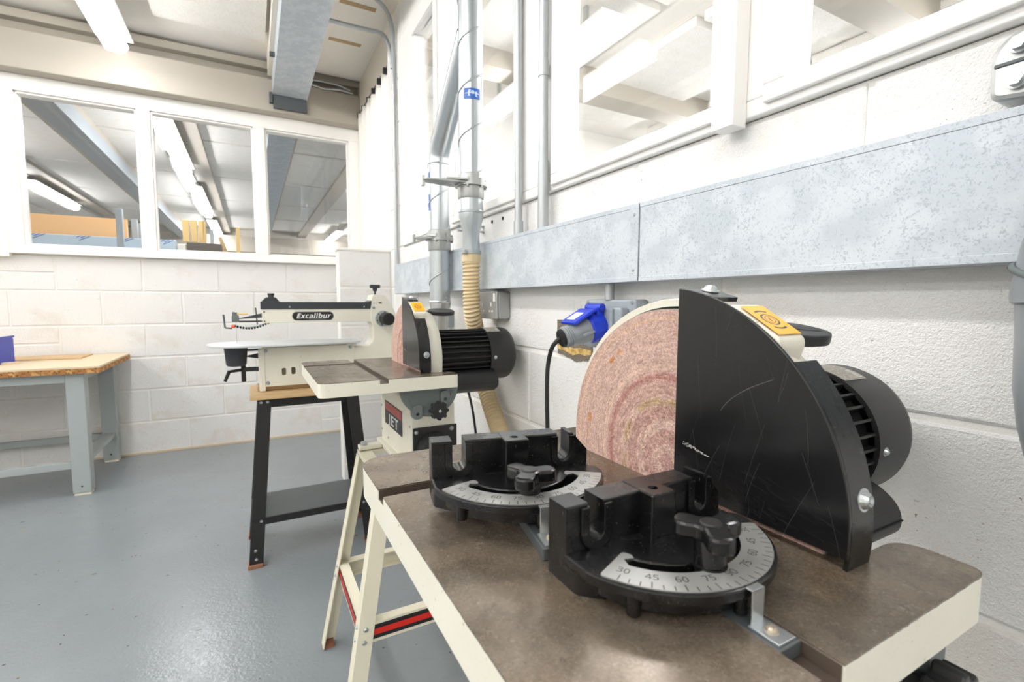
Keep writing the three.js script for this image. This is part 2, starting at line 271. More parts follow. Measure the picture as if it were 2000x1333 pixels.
// ---- remaining walls of the workshop and the neighbouring rooms
const wl = structure('wall_left', 'plain painted wall on the far side of the workshop'); add(wl, 'wall_core', box(X0 - 0.15, X0, 0, H, Z0, Z1), M.plaster);
const wf = structure('wall_front', 'plain painted wall behind the camera'); add(wf, 'wall_core', box(X0, X1, 0, H, Z1, Z1 + 0.15), M.plaster);
const wo = structure('wall_outer', 'plain painted wall of the room beyond the side windows'); add(wo, 'wall_core', box(X1, X1 + 0.15, 0, H, Z0, Z1), M.plaster);
const wk = structure('wall_far', 'grey wall at the far end of the storeroom'); add(wk, 'wall_core', box(X0, X1, 0, H, Z0 - 0.15, Z0), M.plaster);
add(wk, 'beam', box(X0, X1, 2.25, 2.62, Z0, Z0 + 0.25), M.greyBeam);
// ---- trims: pelmet over the curtain, beams in the storeroom ceiling
const tp = structure('trim_2', 'cream boxed pelmet along the top of the right wall');
add(tp, 'pelmet_board', box(0.055, 0.1, 2.52, H - 0.05, 0.0, 1.19, 0.004), M.creamTrim);
add(tp, 'pelmet_top', box(-0.012, 0.1, 2.60, H - 0.05, 1.19, Z1), M.creamTrim);
add(tp, 'corner_post', box(0.06, 0.1, 1.36, 2.52, 0.0, 0.05, 0.003), M.creamTrim);
const ts = structure('trim_3', 'painted ribs of the storeroom ceiling');
for (const x of [-3.12, -1.24, 0.42]) add(ts, 'ceiling_rib', box(x - 0.09, x + 0.11, 2.69, H, Z0, -0.13), M.greyBeam);
for (const x of [-2.15, -0.45]) add(ts, 'ceiling_rib', box(x - 0.14, x + 0.16, 2.63, H, Z0, -0.13), M.greyBeam);
const ts2 = structure('trim_4', 'painted ribs of the workshop ceiling');
for (const x of [-4.95, -3.2]) add(ts2, 'ceiling_rib', box(x - 0.1, x + 0.1, 2.72, H, 0.13, Z1), M.ceiling);
add(ts2, 'ceiling_rib', box(-0.58, -0.29, 2.66, H, 0.13, Z1), M.creamTrim);
const ts3 = structure('trim_5', 'ceiling beams of the room beyond the side windows');
for (const z of [1.0, 2.6, 4.2, 5.8]) add(ts3, 'ceiling_rib', box(0.12, X1, 2.62, H, z - 0.1, z + 0.1), M.greyBeam);
add(ts3, 'wall_beam', box(X1 - 0.2, X1, 2.2, 2.55, 0, Z1), M.greyBeam);
// ---- windows
function windowInWall(name, label, plane, u0, u1, v0, v1, members, panes, glassAt, depth) {
  const w = structure(name, label);
  const put = (a, b, c, d, e, f, r) => plane === 'back' ? box(a, b, c, d, e, f, r) : box(-f, -e, c, d, a, b, r);   // e..f = out of the wall into the room
  for (const [nm, a, b, c, d, e, f, mat] of members) add(w, nm, put(a, b, c, d, e, f, 0.003), mat ?? M.gloss);
  for (const [a, b, c, d] of panes) add(w, 'pane', put(a, b, c, d, glassAt - 0.002, glassAt + 0.002, 0), M.glass);
  return w;
}
{
  const e0 = -0.1, e1 = 0.03, g = [[-1.955, -1.364], [-1.291, -0.687], [-0.612, -0.02]];
  const mem = [['frame_rail', -2.1, 0.06, 1.355, 1.404, e0, e1], ['frame_rail', -2.1, 0.06, 2.325, 2.42, e0, e1], ['frame_stile', -2.1, -1.955, 1.404, 2.325, e0, e1], ['frame_stile', -0.02, 0.06, 1.404, 2.325, e0, e1]];
  for (const [a, b] of [[-1.364, -1.291], [-0.687, -0.612]]) mem.push(['mullion', a, b, 1.404, 2.325, e0, e1]);
  for (const [a, b] of g) { mem.push(['glazing_bead', a, a + 0.012, 1.404, 2.325, -0.03, 0.012], ['glazing_bead', b - 0.012, b, 1.404, 2.325, -0.03, 0.012], ['glazing_bead', a, b, 1.404, 1.416, -0.03, 0.012], ['glazing_bead', a, b, 2.313, 2.325, -0.03, 0.012]); }
  mem.push(['post_cover', -2.12, -2.02, 1.33, 2.42, -0.006, 0.05], ['sill_board', -2.1, 0.06, 1.352, 1.366, -0.01, 0.045]);
  windowInWall('window_1', 'white framed three-pane internal window over the back wall', 'back', -2.1, 0.06, 1.355, 2.42, mem, g.map(([a, b]) => [a + 0.004, b - 0.004, 1.408, 2.321]), -0.025);
  const side = [['window_2', 1.475, 2.155, 1.74, 2.045, 'white framed side window nearest the corner'], ['window_3', 2.155, 2.865, 2.27, 2.764, 'white framed side window behind the spiral ducts'], ['window_4', 2.865, 3.525, 3.008, 3.481, 'white framed side window left of the cover strip'], ['window_5', 3.525, 4.2, 3.615, 4.1, 'white framed side window at the upper right'], ['window_6', 4.2, 4.92, 4.3, 4.82, 'white framed side window beyond the right edge']];
  for (const [nm, a, b, ga, gb, label] of side) {
    const lo = 1.388, hi = 2.34;
    const m = [['frame_rail', a, b, SILL, lo, -0.045, 0.012], ['frame_rail', a, b, hi, HEADY, -0.045, 0.012], ['frame_stile', a + 0.001, ga, lo, hi, -0.045, 0.012], ['frame_stile', gb, b - 0.001, lo, hi, -0.045, 0.012],
      ['casement_rail', ga - 0.035, gb + 0.035, SILL + 0.012, lo + 0.012, 0.012, 0.022], ['casement_rail', ga - 0.035, gb + 0.035, hi - 0.012, hi + 0.03, 0.012, 0.022], ['casement_stile', ga - 0.035, ga, lo + 0.012, hi - 0.012, 0.012, 0.022], ['casement_stile', gb, gb + 0.035, lo + 0.012, hi - 0.012, 0.012, 0.022]];
    windowInWall(nm, label, 'right', a, b, SILL, HEADY, m, [[ga, gb, lo, hi]], -0.02);
  }
  const st = structure('trim_6', 'white cover strip between two side windows');
  add(st, 'cover_strip', box(-0.046, -0.0125, 1.346, 2.45, 3.506, 3.548, 0.002), M.gloss);
}
// ---- fluorescent fittings
function lamp(x, z0, z1, label, group, y = 2.55, top = 2.638, power = 1) {
  const cx = x, o = thing('fluorescent_lamp', label, 'lamp', [cx, y, (z0 + z1) / 2], group);
  const prof = rounded([[cx - 0.04, y + 0.075], [cx - 0.066, y + 0.04], [cx - 0.045, y], [cx + 0.045, y], [cx + 0.066, y + 0.04], [cx + 0.04, y + 0.075]], [0, 0.012, 0.02, 0.02, 0.012, 0]);
  const gm = power === 1 ? M.glow : M.glowStrong;
  add(o, 'diffuser', extrude('xy', prof, z0, z1, { bevel: 0.004 }), gm);
  add(o, 'housing', box(cx - 0.09, cx + 0.09, y + 0.072, y + 0.086, z0 - 0.005, z1 + 0.005, 0.004), M.white);
  for (const z of [z0 + 0.25, z1 - 0.25]) add(o, 'hanger', box(cx - 0.012, cx + 0.012, y + 0.085, top, z - 0.012, z + 0.012), M.zincDull);
  const l = new THREE.RectAreaLight(LAMP_COLOR, LAMP_RADIANCE * power, 0.13, z1 - z0); l.name = 'lamp_light'; l.rotation.x = -Math.PI / 2; l.position.set(0, -0.004, 0); l.castShadow = true; o.add(l);
  return o;
}
lamp(-1.40, 0.30, 1.80, 'lit fluorescent lamp at the top left of the workshop ceiling');
[2.35, 4.4].forEach((z, i) => lamp(-1.40, z, z + 1.5, ['lit fluorescent lamp on the grey rail, second from the back wall', 'lit fluorescent lamp on the grey rail, third from the back wall'][i], 'workshop lamps outside the picture'));
[-3.25, -5.1].forEach((x, r) => [0.6, 2.7, 4.8].forEach((z, i) => lamp(x, z, z + 1.5, 'lit fluorescent lamp of the ' + ['middle', 'far left'][r] + ' workshop row, ' + ['nearest the back wall', 'second from the back wall', 'farthest from the back wall'][i], 'workshop lamps outside the picture', 2.55, H)));
lamp(-1.37, -2.85, -0.95, 'large lit fluorescent lamp in the middle pane of the back window', null, 2.55, 2.638, 1.25);
lamp(-1.37, -6.2, -3.85, 'second lit fluorescent lamp behind the middle pane of the back window', null, 2.55, 2.638, 1.25);
lamp(-1.37, -9.3, -7.0, 'farthest small lit fluorescent lamp behind the middle pane', null, 2.55, 2.638, 1.25);
lamp(-3.24, -6.4, -4.5, 'lit fluorescent lamp behind the left pane of the back window', null, 2.55, 2.638, 1.25);
lamp(-3.24, -3.2, -1.3, 'lit fluorescent lamp in the storeroom hidden by the left wall', 'storeroom lamps out of sight', 2.55, 2.638, 1.25);
lamp(1.05, -9.2, -7.3, 'small lit fluorescent lamp low in the right pane of the back window', null, 2.55, H, 1.25);
lamp(1.05, -3.6, -1.7, 'lit fluorescent lamp in the storeroom hidden by the corner', 'storeroom lamps out of sight', 2.55, H, 1.25);
[1.0, 2.9].forEach((x, r) => [0.4, 2.3, 4.2].forEach((z, i) => lamp(x, z, z + 1.6, 'lit lamp beyond the side windows, ' + ['row nearest the glass', 'row farther from the glass'][r] + ', ' + ['left', 'middle', 'right'][i] + ' one', 'lamps beyond the side windows', 2.5, H, 1.25)));
solo('lamp_rail', 'grey steel channel rail carrying the top left lamp', 'rail', [box(-1.425, -1.375, 2.67, 2.72, 0.13, 6.7), box(-1.425, -1.419, 2.64, 2.67, 0.13, 6.7), box(-1.381, -1.375, 2.64, 2.67, 0.13, 6.7)], M.ironGrey, [-1.40, 2.64, 3.4]);
solo('lamp_rail', 'steel channel rail carrying the storeroom lamps behind the middle pane', 'rail', box(-1.395, -1.345, 2.67, 2.72, -9.4, -0.13), M.zincDull, [-1.37, 2.67, -4.7]);
solo('lamp_rail', 'steel channel rail carrying the storeroom lamp behind the left pane', 'rail', box(-3.265, -3.215, 2.67, 2.72, -9.4, -0.13), M.zincDull, [-3.24, 2.67, -4.7]);
// ================================================================ DISC SANDERS (built at the near one, copied to the far one)
const SX = -0.36, SY = 0.62, SZ = 3.745, CY = 0.903;      // base point and height of the disc's axis
const TOP = 0.88;
function makeSander() {
  const s = thing('disc_sander', 'near disc sander with two black mitre gauges on its table', 'disc sander', [SX, SY, SZ], 'disc sanders');
  // ---- table: cream painted casting, machined top with two grooves
  const xl = -0.635, xr = -0.304, zb = 3.522, zf = 3.960, g0 = -0.501, g1 = -0.480, h0 = 3.622, h1 = 3.643, nx = -0.372, n0 = 3.582, n1_ = 3.908;
  const outline = rounded([[xl, zb], [xr, zb], [xr, n0], [nx, n0], [nx, n1_], [xr, n1_], [xr, zf], [xl, zf]], [0.035, 0.018, 0.012, 0.004, 0.004, 0.022, 0.012, 0.02]);
  const table = add(s, 'work_table', extrude('xz', outline, TOP - 0.033, TOP - 0.0105), M.cream);
  const A = rounded([[xl, zb], [g0, zb], [g0, h0], [xl, h0]], [0.035, 0, 0, 0]), B = rounded([[xl, h1], [g0, h1], [g0, zf], [xl, zf]], [0, 0, 0, 0.02]);
  const C = rounded([[g1, zb], [xr, zb], [xr, n0], [nx, n0], [nx, n1_], [xr, n1_], [xr, zf], [g1, zf]], [0, 0.018, 0.012, 0.004, 0.004, 0.022, 0.012, 0]);
  for (const p of [A, B, C]) add(table, 'table_edge', extrude('xz', p, TOP - 0.0105, TOP - 0.0012), M.cream);
  // bare metal skin, its rim chipped where the paint has gone
  const R = rng(3);
  const chipped = (p) => { const o = []; p.forEach((a, i) => { const b = p[(i + 1) % p.length], L = Math.hypot(b[0] - a[0], b[1] - a[1]), n = Math.max(1, Math.round(L / 0.004)); for (let k = 0; k < n; k++) { const j = k ? 0.0011 * (R() ** 3) : 0; const x = a[0] + (b[0] - a[0]) * k / n, y = a[1] + (b[1] - a[1]) * k / n, mx = (p[0][0] + p[2][0]) / 2, my = (p[0][1] + p[2][1]) / 2, l = Math.hypot(x - mx, y - my); o.push([x + (x - mx) / l * j * 0.35, y + (y - my) / l * j * 0.35]); } }); return o; };
  for (const p of [A, B, C]) add(table, 'machined_top', extrude('xz', chipped(p), TOP - 0.0012, TOP), M.iron);
  add(table, 'groove_floor', [box(g0, g1, TOP - 0.0106, TOP - 0.0099, zb + 0.001, zf - 0.001), box(xl + 0.001, g0, TOP - 0.0106, TOP - 0.0099, h0, h1)], M.groove);
  add(table, 'groove_wall', [box(g0, g0 + 0.0008, TOP - 0.0105, TOP - 0.0013, zb + 0.001, h0), box(g0, g0 + 0.0008, TOP - 0.0105, TOP - 0.0013, h1, zf - 0.001), box(g1 - 0.0008, g1, TOP - 0.0105, TOP - 0.0013, zb + 0.001, zf - 0.001), box(xl + 0.001, g0, TOP - 0.0105, TOP - 0.0013, h0, h0 + 0.0008), box(xl + 0.001, g0, TOP - 0.0105, TOP - 0.0013, h1 - 0.0008, h1)], M.groove);
  // ---- disc with worn abrasive paper
  const paper = canvasTex(1024, 1024, (g, w) => {
    const Rn = rng(21), img = g.createImageData(w, w), a = fbm(512, 90, 3, 201, 0.8), b = fbm(512, 8, 4, 202);
    for (let y = 0; y < w; y++) for (let x = 0; x < w; x++) {
      const dx = x - 512, dy = y - 512, r = Math.hypot(dx, dy) / 512, th = Math.atan2(dy, dx), i = (y & 511) * 512 + (x & 511);
      const sm = a[Math.min(511, Math.floor(r * 511)) * 512 + (((Math.floor((th + Math.PI) * 60 + r * 90) % 512) + 512) % 512)];
      let c = [192, 161, 149];
      const band = 0.5 + 0.5 * Math.sin(r * 40 + 2 * b[i]);
      c = mix3(c, [154, 108, 102], sstep(0.30, 0.55, band) * sstep(0.72, 0.3, r) * 0.4);
      c = mix3(c, [158, 104, 98], sstep(0.045, 0, Math.abs(r - 0.56)) * 0.7);
      c = mix3(c, [206, 176, 158], sstep(0.04, 0, Math.abs(r - 0.63)) * 0.6);
      c = mix3(c, [150, 124, 70], sstep(0.05, 0, Math.abs(r - 0.4)) * 0.45 * sstep(0.45, 0.6, b[i]));
      c = mix3(c, [188, 120, 54], sstep(0.03, 0, Math.abs(r - 0.83)) * sstep(0.55, 0.63, b[i]) * 0.85);
      c = mix3(c, [216, 178, 140], sstep(0.018, 0, Math.abs(r - 0.945)) * 0.55);
      const gr = (sm - 0.5) * 105 * (1.1 - r * 0.75) + (a[i] - 0.5) * 80 + (Rn() - 0.5) * 60, k = (y * w + x) * 4;
      img.data[k] = c[0] + gr; img.data[k + 1] = c[1] + gr * 0.95; img.data[k + 2] = c[2] + gr * 0.9; img.data[k + 3] = 255;
    }
    g.putImageData(img, 0, 0);
  });
  const pg = new THREE.CircleGeometry(0.1515, 96); pg.rotateY(-Math.PI / 2); pg.translate(-0.3795, CY, SZ);
  const disc = add(s, 'sanding_disc', rod([-0.3785, CY, SZ], [-0.364, CY, SZ], 0.152, 0.152, 96), M.zincDull);
  add(disc, 'abrasive_paper', pg, std(0xffffff, 0.95, 0, { map: paper, bumpMap: ironBump, bumpScale: 0.0003 }), { uv: true });
  // ---- cream housing behind the disc
  const housing = add(s, 'disc_housing', lathe([[0.1545, 0.0], [0.161, -0.001], [0.162, 0.003], [0.1605, 0.01], [0.1535, 0.03], [0.149, 0.044], [0.140, 0.052], [0.08, 0.058], [0.0, 0.058], [0.0, 0.05], [0.138, 0.046], [0.1545, 0.012], [0.1545, 0.0]].map(([r, h]) => [r, h]), [-0.372, CY, SZ], [1, 0, 0], 96), M.cream);
  add(housing, 'rear_flange', lathe([[0.0, 0.0], [0.078, 0.0], [0.08, 0.004], [0.078, 0.014], [0.072, 0.02], [0.0, 0.02]], [-0.314, CY, SZ], [1, 0, 0], 48), M.blackSatin);
  // sticker boss on the housing
  const ang = (d) => [SZ + Math.cos(d * Math.PI / 180), CY + Math.sin(d * Math.PI / 180)];
  const onArc = (d, r) => [SZ + r * Math.cos(d * Math.PI / 180), CY + r * Math.sin(d * Math.PI / 180)];
  add(housing, 'sticker_boss', extrude('zy', rounded([onArc(70, 0.154), onArc(66.5, 0.169), onArc(65, 0.173), onArc(49, 0.174), onArc(47.4, 0.17), onArc(44.5, 0.154)], [0, 0.004, 0.004, 0.004, 0.004, 0]), -0.3885, -0.354, { bevel: 0.002 }), M.cream);
  const stick = canvasTex(256, 160, (g, w, h) => {
    g.fillStyle = '#f6ae06'; g.fillRect(0, 0, w, h); g.strokeStyle = '#2a2410'; g.lineWidth = 10;
    g.beginPath(); g.ellipse(128, 80, 44, 44, 0, 0, 7); g.stroke(); g.beginPath(); g.ellipse(128, 80, 27, 27, 0, 0, 7); g.lineWidth = 5; g.stroke(); g.fillStyle = '#2a2410'; g.fillRect(112, 75, 32, 10);
    g.lineWidth = 13; g.beginPath(); g.arc(128, 80, 76, -0.55, 0.55); g.stroke(); g.beginPath(); g.arc(128, 80, 76, Math.PI - 0.55, Math.PI + 0.55); g.stroke();
  });
  {
    const a = onArc(63.3, 0.1732), b = onArc(50, 0.174), g = new THREE.PlaneGeometry(1, 1), p = g.attributes.position, off = 0.0009, nrm = [Math.cos(57.5 * Math.PI / 180), Math.sin(57.5 * Math.PI / 180)];
    const q = [[-0.3855, a], [-0.3855, b], [-0.356, a], [-0.356, b]], uvs = [[0, 0], [1, 0], [0, 1], [1, 1]];
    [0, 1, 2, 3].forEach((i) => { p.setXYZ(i, q[i][0], q[i][1][1] + nrm[1] * off, q[i][1][0] + nrm[0] * off); g.attributes.uv.setXY(i, ...uvs[i]); });
    g.computeVertexNormals();
    add(housing, 'warning_sticker', g, std(0xffffff, 0.45, 0, { map: stick, side: THREE.DoubleSide }), { uv: true, label: 'yellow sticker with a black brake symbol' });
  }
  // ---- black half guard
  const gr = 0.172, zl = 3.7655, yb = 0.889;
  const a0 = Math.asin((yb - CY) / gr) * 180 / Math.PI, a1 = Math.acos((zl - SZ) / gr) * 180 / Math.PI;
  const face = [[zl, yb], ...arcPts(SZ, CY, gr, a0, a1, 40)];
  const scratches = canvasTex(1024, 1024, (g) => {
    const Rn = rng(31); g.fillStyle = '#161617'; g.fillRect(0, 0, 1024, 1024);
    for (let i = 0; i < 900; i++) { const v = 28 + Rn() * 50; g.fillStyle = `rgba(${v},${v},${v},0.6)`; g.fillRect(Rn() * 1024, Rn() * 1024, 1 + Rn() * 1.5, 1 + Rn() * 1.5); }
    for (let i = 0; i < 46; i++) { const x = Rn() * 1024, y = Rn() * 1024, a = Math.PI / 2 + (Rn() - 0.5) * 0.9, l = 60 + Rn() * 330; g.strokeStyle = `rgba(190,190,195,${0.08 + Rn() * 0.22})`; g.lineWidth = 0.8 + Rn() * 1.2; g.beginPath(); g.moveTo(x, y); g.quadraticCurveTo(x + Math.cos(a) * l * 0.5 + (Rn() - 0.5) * 30, y + Math.sin(a) * l * 0.5, x + Math.cos(a) * l, y + Math.sin(a) * l); g.stroke(); }
    g.strokeStyle = 'rgba(210,210,212,0.42)'; g.lineWidth = 2; g.beginPath(); g.moveTo(270, 560); g.quadraticCurveTo(330, 460, 520, 380); g.stroke();
    for (let i = 0; i < 120; i++) { const x = 40 + Rn() * 900, y = 800 + Rn() * 200; g.strokeStyle = `rgba(150,150,150,${0.1 + Rn() * 0.2})`; g.lineWidth = 1; g.beginPath(); g.moveTo(x, y); g.lineTo(x + 20 + Rn() * 60, y + 6 + Rn() * 14); g.stroke(); }
    for (let i = 0; i < 70; i++) { const t = Rn(); g.fillStyle = `rgba(220,218,212,${0.4 + Rn() * 0.5})`; g.fillRect(50 + t * 150 + Rn() * 14, 766 + t * 32 + (Rn() - 0.5) * 22 * (1 - t), 4 + Rn() * 10, 1.5 + Rn() * 2); }
  });
  scratches.wrapS = scratches.wrapT = THREE.RepeatWrapping;
  const guard = add(s, 'disc_guard', [extrude('zy', [...arcPts(SZ, CY, gr, a0 - 3, 42, 30), ...arcPts(SZ, CY, gr - 0.003, 42, a0 - 3, 30)].filter((p) => true), -0.3895, -0.362)], M.black);
  // keep the rim open where the boss and the top tab sit
  const fg = extrude('zy', face, -0.3925, -0.3892, { bevel: 0.0008 });
  { const f2 = flat(fg), p = f2.attributes.position, uv = new Float32Array(p.count * 2); for (let i = 0; i < p.count; i++) { uv[i * 2] = (p.getZ(i) - zl) / 0.185; uv[i * 2 + 1] = (p.getY(i) - 0.887) / 0.185; } f2.setAttribute('uv', new THREE.BufferAttribute(uv, 2)); add(guard, 'guard_face', f2, std(0xffffff, 0.22, 0, { map: scratches }), { uv: true }); }
  add(guard, 'top_tab', extrude('zy', [...arcPts(SZ, CY, gr, 71, a1, 8), ...arcPts(SZ, CY, gr - 0.004, a1, 71, 8)], -0.3895, -0.358), M.black);
  add(guard, 'guard_screw', screw([-0.371, CY + 0.1695, 3.782], [0, 1, 0.2], 0.0062), M.zinc);
  { const q = onArc(8, gr); add(guard, 'guard_screw', screw([-0.373, q[1], q[0]], [0, Math.sin(8 * Math.PI / 180), Math.cos(8 * Math.PI / 180)], 0.0065), M.zinc); }
  // ---- brake paddle
  const paddle = add(s, 'brake_paddle', extrude('xz', rounded([[-0.352, 3.79], [-0.325, 3.80], [-0.305, 3.787], [-0.275, 3.785], [-0.252, 3.80], [-0.252, 3.828], [-0.275, 3.842], [-0.308, 3.84], [-0.33, 3.822], [-0.352, 3.82]], 0.012), 1.029, 1.0395, { bevel: 0.002 }).translate(-0.008, -1.034, -3.805).rotateX(0.2).translate(0, 1.034, 3.805), M.blackSatin);
  add(paddle, 'paddle_arm', [box(-0.353, -0.325, 1.015, 1.038, 3.797, 3.816, 0.003), rod([-0.34, 1.028, 3.782], [-0.34, 1.028, 3.79], 0.008, 0.008, 16)], M.blackSatin);
  {
    const t = canvasTex(256, 96, (g, w, h) => { g.fillStyle = '#202021'; g.fillRect(0, 0, w, h); g.fillStyle = '#0c0c0c'; g.font = 'bold 62px sans-serif'; g.textAlign = 'center'; g.textBaseline = 'middle'; g.fillText('PUSH', w / 2, h / 2); });
    const g = new THREE.PlaneGeometry(0.042, 0.015); g.rotateX(-Math.PI / 2); g.rotateY(-0.45); g.translate(-0.291, 0.0059, 0.008); g.translate(0, 0, 0); g.rotateX(0.2); g.translate(0, 1.034, 3.805);
    add(paddle, 'push_lettering', g, std(0xffffff, 0.5, 0, { map: t }), { uv: true });
  }
  // ---- motor with cooling fins, cap and terminal box
  const motor = add(s, 'motor', rod([-0.292, CY, SZ], [-0.138, CY, SZ], 0.064, 0.064, 40), M.blackMatte);
  for (let k = 0; k < 30; k++) {
    const a = k / 30 * Math.PI * 2; if (Math.sin(a) > 0.42 && Math.cos(a) > -0.1) continue;
    const f = box(-0.296, -0.143, 0.06, 0.0765, -0.0017, 0.0017, 0.0008, 1); f.rotateX(a - Math.PI / 2 + Math.PI); f.translate(0, CY, SZ); add(motor, 'cooling_fin', f, M.blackSatin);
  }
  add(motor, 'fan_cap', lathe([[0.0, 0.09], [0.05, 0.09], [0.068, 0.087], [0.0765, 0.079], [0.0795, 0.068], [0.0795, 0.0], [0.074, 0.0], [0.074, 0.01]], [-0.146, CY, SZ], [1, 0, 0], 56), M.blackSatin);
  const plateT = canvasTex(512, 256, (g, w, h) => { g.fillStyle = '#b3ada2'; g.fillRect(0, 0, w, h); g.strokeStyle = '#5c5850'; g.lineWidth = 3; g.strokeRect(12, 12, w - 24, h - 24); const Rn = rng(4); for (let y = 36; y < h - 30; y += 22) { let x = 28; while (x < w - 60) { const l = 10 + Rn() * 42; g.fillStyle = 'rgba(60,56,50,0.6)'; g.fillRect(x, y, l, 7); x += l + 8 + Rn() * 14; } } g.fillStyle = '#e8e6e0'; g.fillRect(w - 130, 20, 110, 40); g.fillStyle = '#333'; for (let k = 0; k < 16; k++) g.fillRect(w - 124 + k * 6.4, 24, 1 + (k * 7 % 3), 30); });
  { const pl = new THREE.CylinderGeometry(0.0799, 0.0799, 0.046, 20, 1, true, -2.05, 1.0); pl.rotateZ(-Math.PI / 2); pl.translate(-0.121, CY, SZ); add(motor, 'rating_plate', pl, std(0xffffff, 0.4, 0.4, { map: plateT, side: THREE.DoubleSide }), { uv: true, label: 'silver rating plate with small print' }); }
  { const a = -0.05; add(motor, 'cap_screw', screw([-0.133, CY + 0.0795 * Math.sin(a), SZ + 0.0795 * Math.cos(a)], [0, Math.sin(a), Math.cos(a)], 0.0042), M.zinc); }
  const jb = add(s, 'terminal_box', [extrude('zy', rounded([[SZ + 0.015, CY - 0.05], [SZ + 0.035, CY - 0.035], [SZ + 0.075, CY - 0.04], [SZ + 0.098, CY - 0.06], [SZ + 0.1, CY - 0.085], [SZ + 0.07, CY - 0.105], [SZ + 0.0, CY - 0.105], [SZ - 0.02, CY - 0.08]], 0.018), -0.272, -0.132, { bevel: 0.004 })], M.blackSatin);
  add(jb, 'box_gasket', box(-0.268, -0.136, CY - 0.073, CY - 0.0715, SZ - 0.018, SZ + 0.1005), M.blackMatte);
  // ---- cabinet below
  const cab = add(s, 'cabinet', [extrude('xy', rounded([[-0.410, 0.632], [-0.292, 0.632], [-0.292, 0.795], [-0.30, 0.805], [-0.40, 0.805], [-0.410, 0.795]], [0, 0, 0.008, 0.008, 0.008, 0.008]), 3.575, 3.897, { bevel: 0.002 })], M.cream);
  add(cab, 'housing_saddle', box(-0.372, -0.306, 0.80, 0.86, SZ - 0.1, SZ + 0.1), M.cream);
  add(cab, 'base_plate', [box(-0.425, -0.277, 0.62, 0.634, 3.565, 3.91, 0.003), box(-0.492, -0.425, 0.62, 0.634, 3.612, 3.645, 0.004), box(-0.492, -0.425, 0.62, 0.634, 3.86, 3.892, 0.004), box(-0.277, -0.21, 0.62, 0.634, 3.612, 3.645, 0.004), box(-0.277, -0.21, 0.62, 0.634, 3.86, 3.892, 0.004)], M.cream);
  for (const x of [-0.478, -0.224]) for (const z of [3.628, 3.876]) add(cab, 'mounting_bolt', lathe([[0, 0.008], [0.007, 0.008], [0.008, 0.006], [0.008, 0], [0.012, 0], [0.012, -0.001]], [x, 0.635, z], [0, 1, 0], 12), M.zincDull);
  const badge = canvasTex(512, 192, (g, w, h) => { g.fillStyle = '#33363a'; g.fillRect(0, 0, w, h); g.fillStyle = '#a24a44'; g.fillRect(8, 8, w - 16, 66); g.fillStyle = '#d9d9d6'; g.font = 'bold 118px sans-serif'; g.textAlign = 'center'; g.textBaseline = 'middle'; g.save(); g.translate(w / 2, 134); g.scale(1.75, 0.95); g.fillText('JET', 0, 0); g.restore(); });
  { const g = new THREE.PlaneGeometry(0.188, 0.070); g.rotateY(-Math.PI / 2); g.translate(-0.4112, 0.729, 3.72); add(cab, 'maker_badge', g, std(0xffffff, 0.4, 0, { map: badge }), { uv: true, label: 'dark badge with red band and white letters' }); }
  for (const [z, y] of [[3.585, 0.74], [3.585, 0.665], [3.66, 0.655], [3.885, 0.74]]) add(cab, 'cabinet_screw', screw([-0.4105, y, z], [-1, 0, 0], 0.003), M.zincDull);
  add(cab, 'side_bolt', [rod([-0.445, 0.79, 3.61], [-0.41, 0.79, 3.61], 0.0035, 0.0035, 10), rod([-0.45, 0.79, 3.61], [-0.444, 0.79, 3.61], 0.008, 0.008, 6)], M.ironGrey);
  const sp = add(cab, 'switch_panel', box(-0.407, -0.288, 0.634, 0.738, 3.897, 3.903, 0.002), M.blackSatin);
  add(sp, 'switch_cover', lathe([[0.0, 0.03], [0.02, 0.029], [0.038, 0.024], [0.046, 0.014], [0.048, 0.0]], [-0.352, 0.676, 3.903], [0, 0, 1], 36), M.blackMatte);
  for (const x of [-0.399, -0.303]) add(sp, 'panel_screw', screw([x, 0.727, 3.903], [0, 0, 1], 0.0048), M.zinc);
  // ---- tilting trunnion under the table with its lobed knob
  const tr = add(s, 'trunnion', [extrude('xy', [...arcPts(-0.372, 0.848, 0.074, 180, 360, 36)], 3.915, 3.94, { bevel: 0.003 }), extrude('xy', [...arcPts(-0.372, 0.848, 0.062, 200, 340, 24), ...arcPts(-0.372, 0.848, 0.056, 340, 200, 24)], 3.94, 3.943)], M.castGrey);
  for (const [x, y] of [[-0.408, 0.787], [-0.336, 0.818]]) add(tr, 'lug', extrude('xy', rounded([[x - 0.012, y - 0.015], [x + 0.012, y - 0.015], [x + 0.013, y + 0.02], [x - 0.013, y + 0.02]], 0.01), 3.926, 3.948, { bevel: 0.001, holes: [circle(x, y - 0.002, 0.004, 12)] }), M.castGrey);
  const kx = -0.362, ky = 0.795, lobes = []; for (let i = 0; i < 96; i++) { const a = i / 96 * Math.PI * 2, r = 0.0215 + 0.0022 * Math.tanh(3.2 * Math.cos(8 * a)); lobes.push([kx + r * Math.cos(a), ky + r * Math.sin(a)]); }
  const kn = add(s, 'lobed_knob', extrude('xy', lobes, 3.962, 3.98, { bevel: 0.002 }), M.blackSatin);
  add(kn, 'knob_shaft', rod([kx, ky, 3.935], [kx, ky, 3.962], 0.008, 0.008, 16), M.blackSatin);
  add(kn, 'knob_screw', screw([kx, ky, 3.981], [0, 0, 1], 0.003), M.zincDull);
  return s;
}
const sander1 = makeSander();
const sander2 = copyOf(sander1, [SX + 0.02, SY, SZ - 0.995], 'far disc sander with bare table, beside the scroll saw');
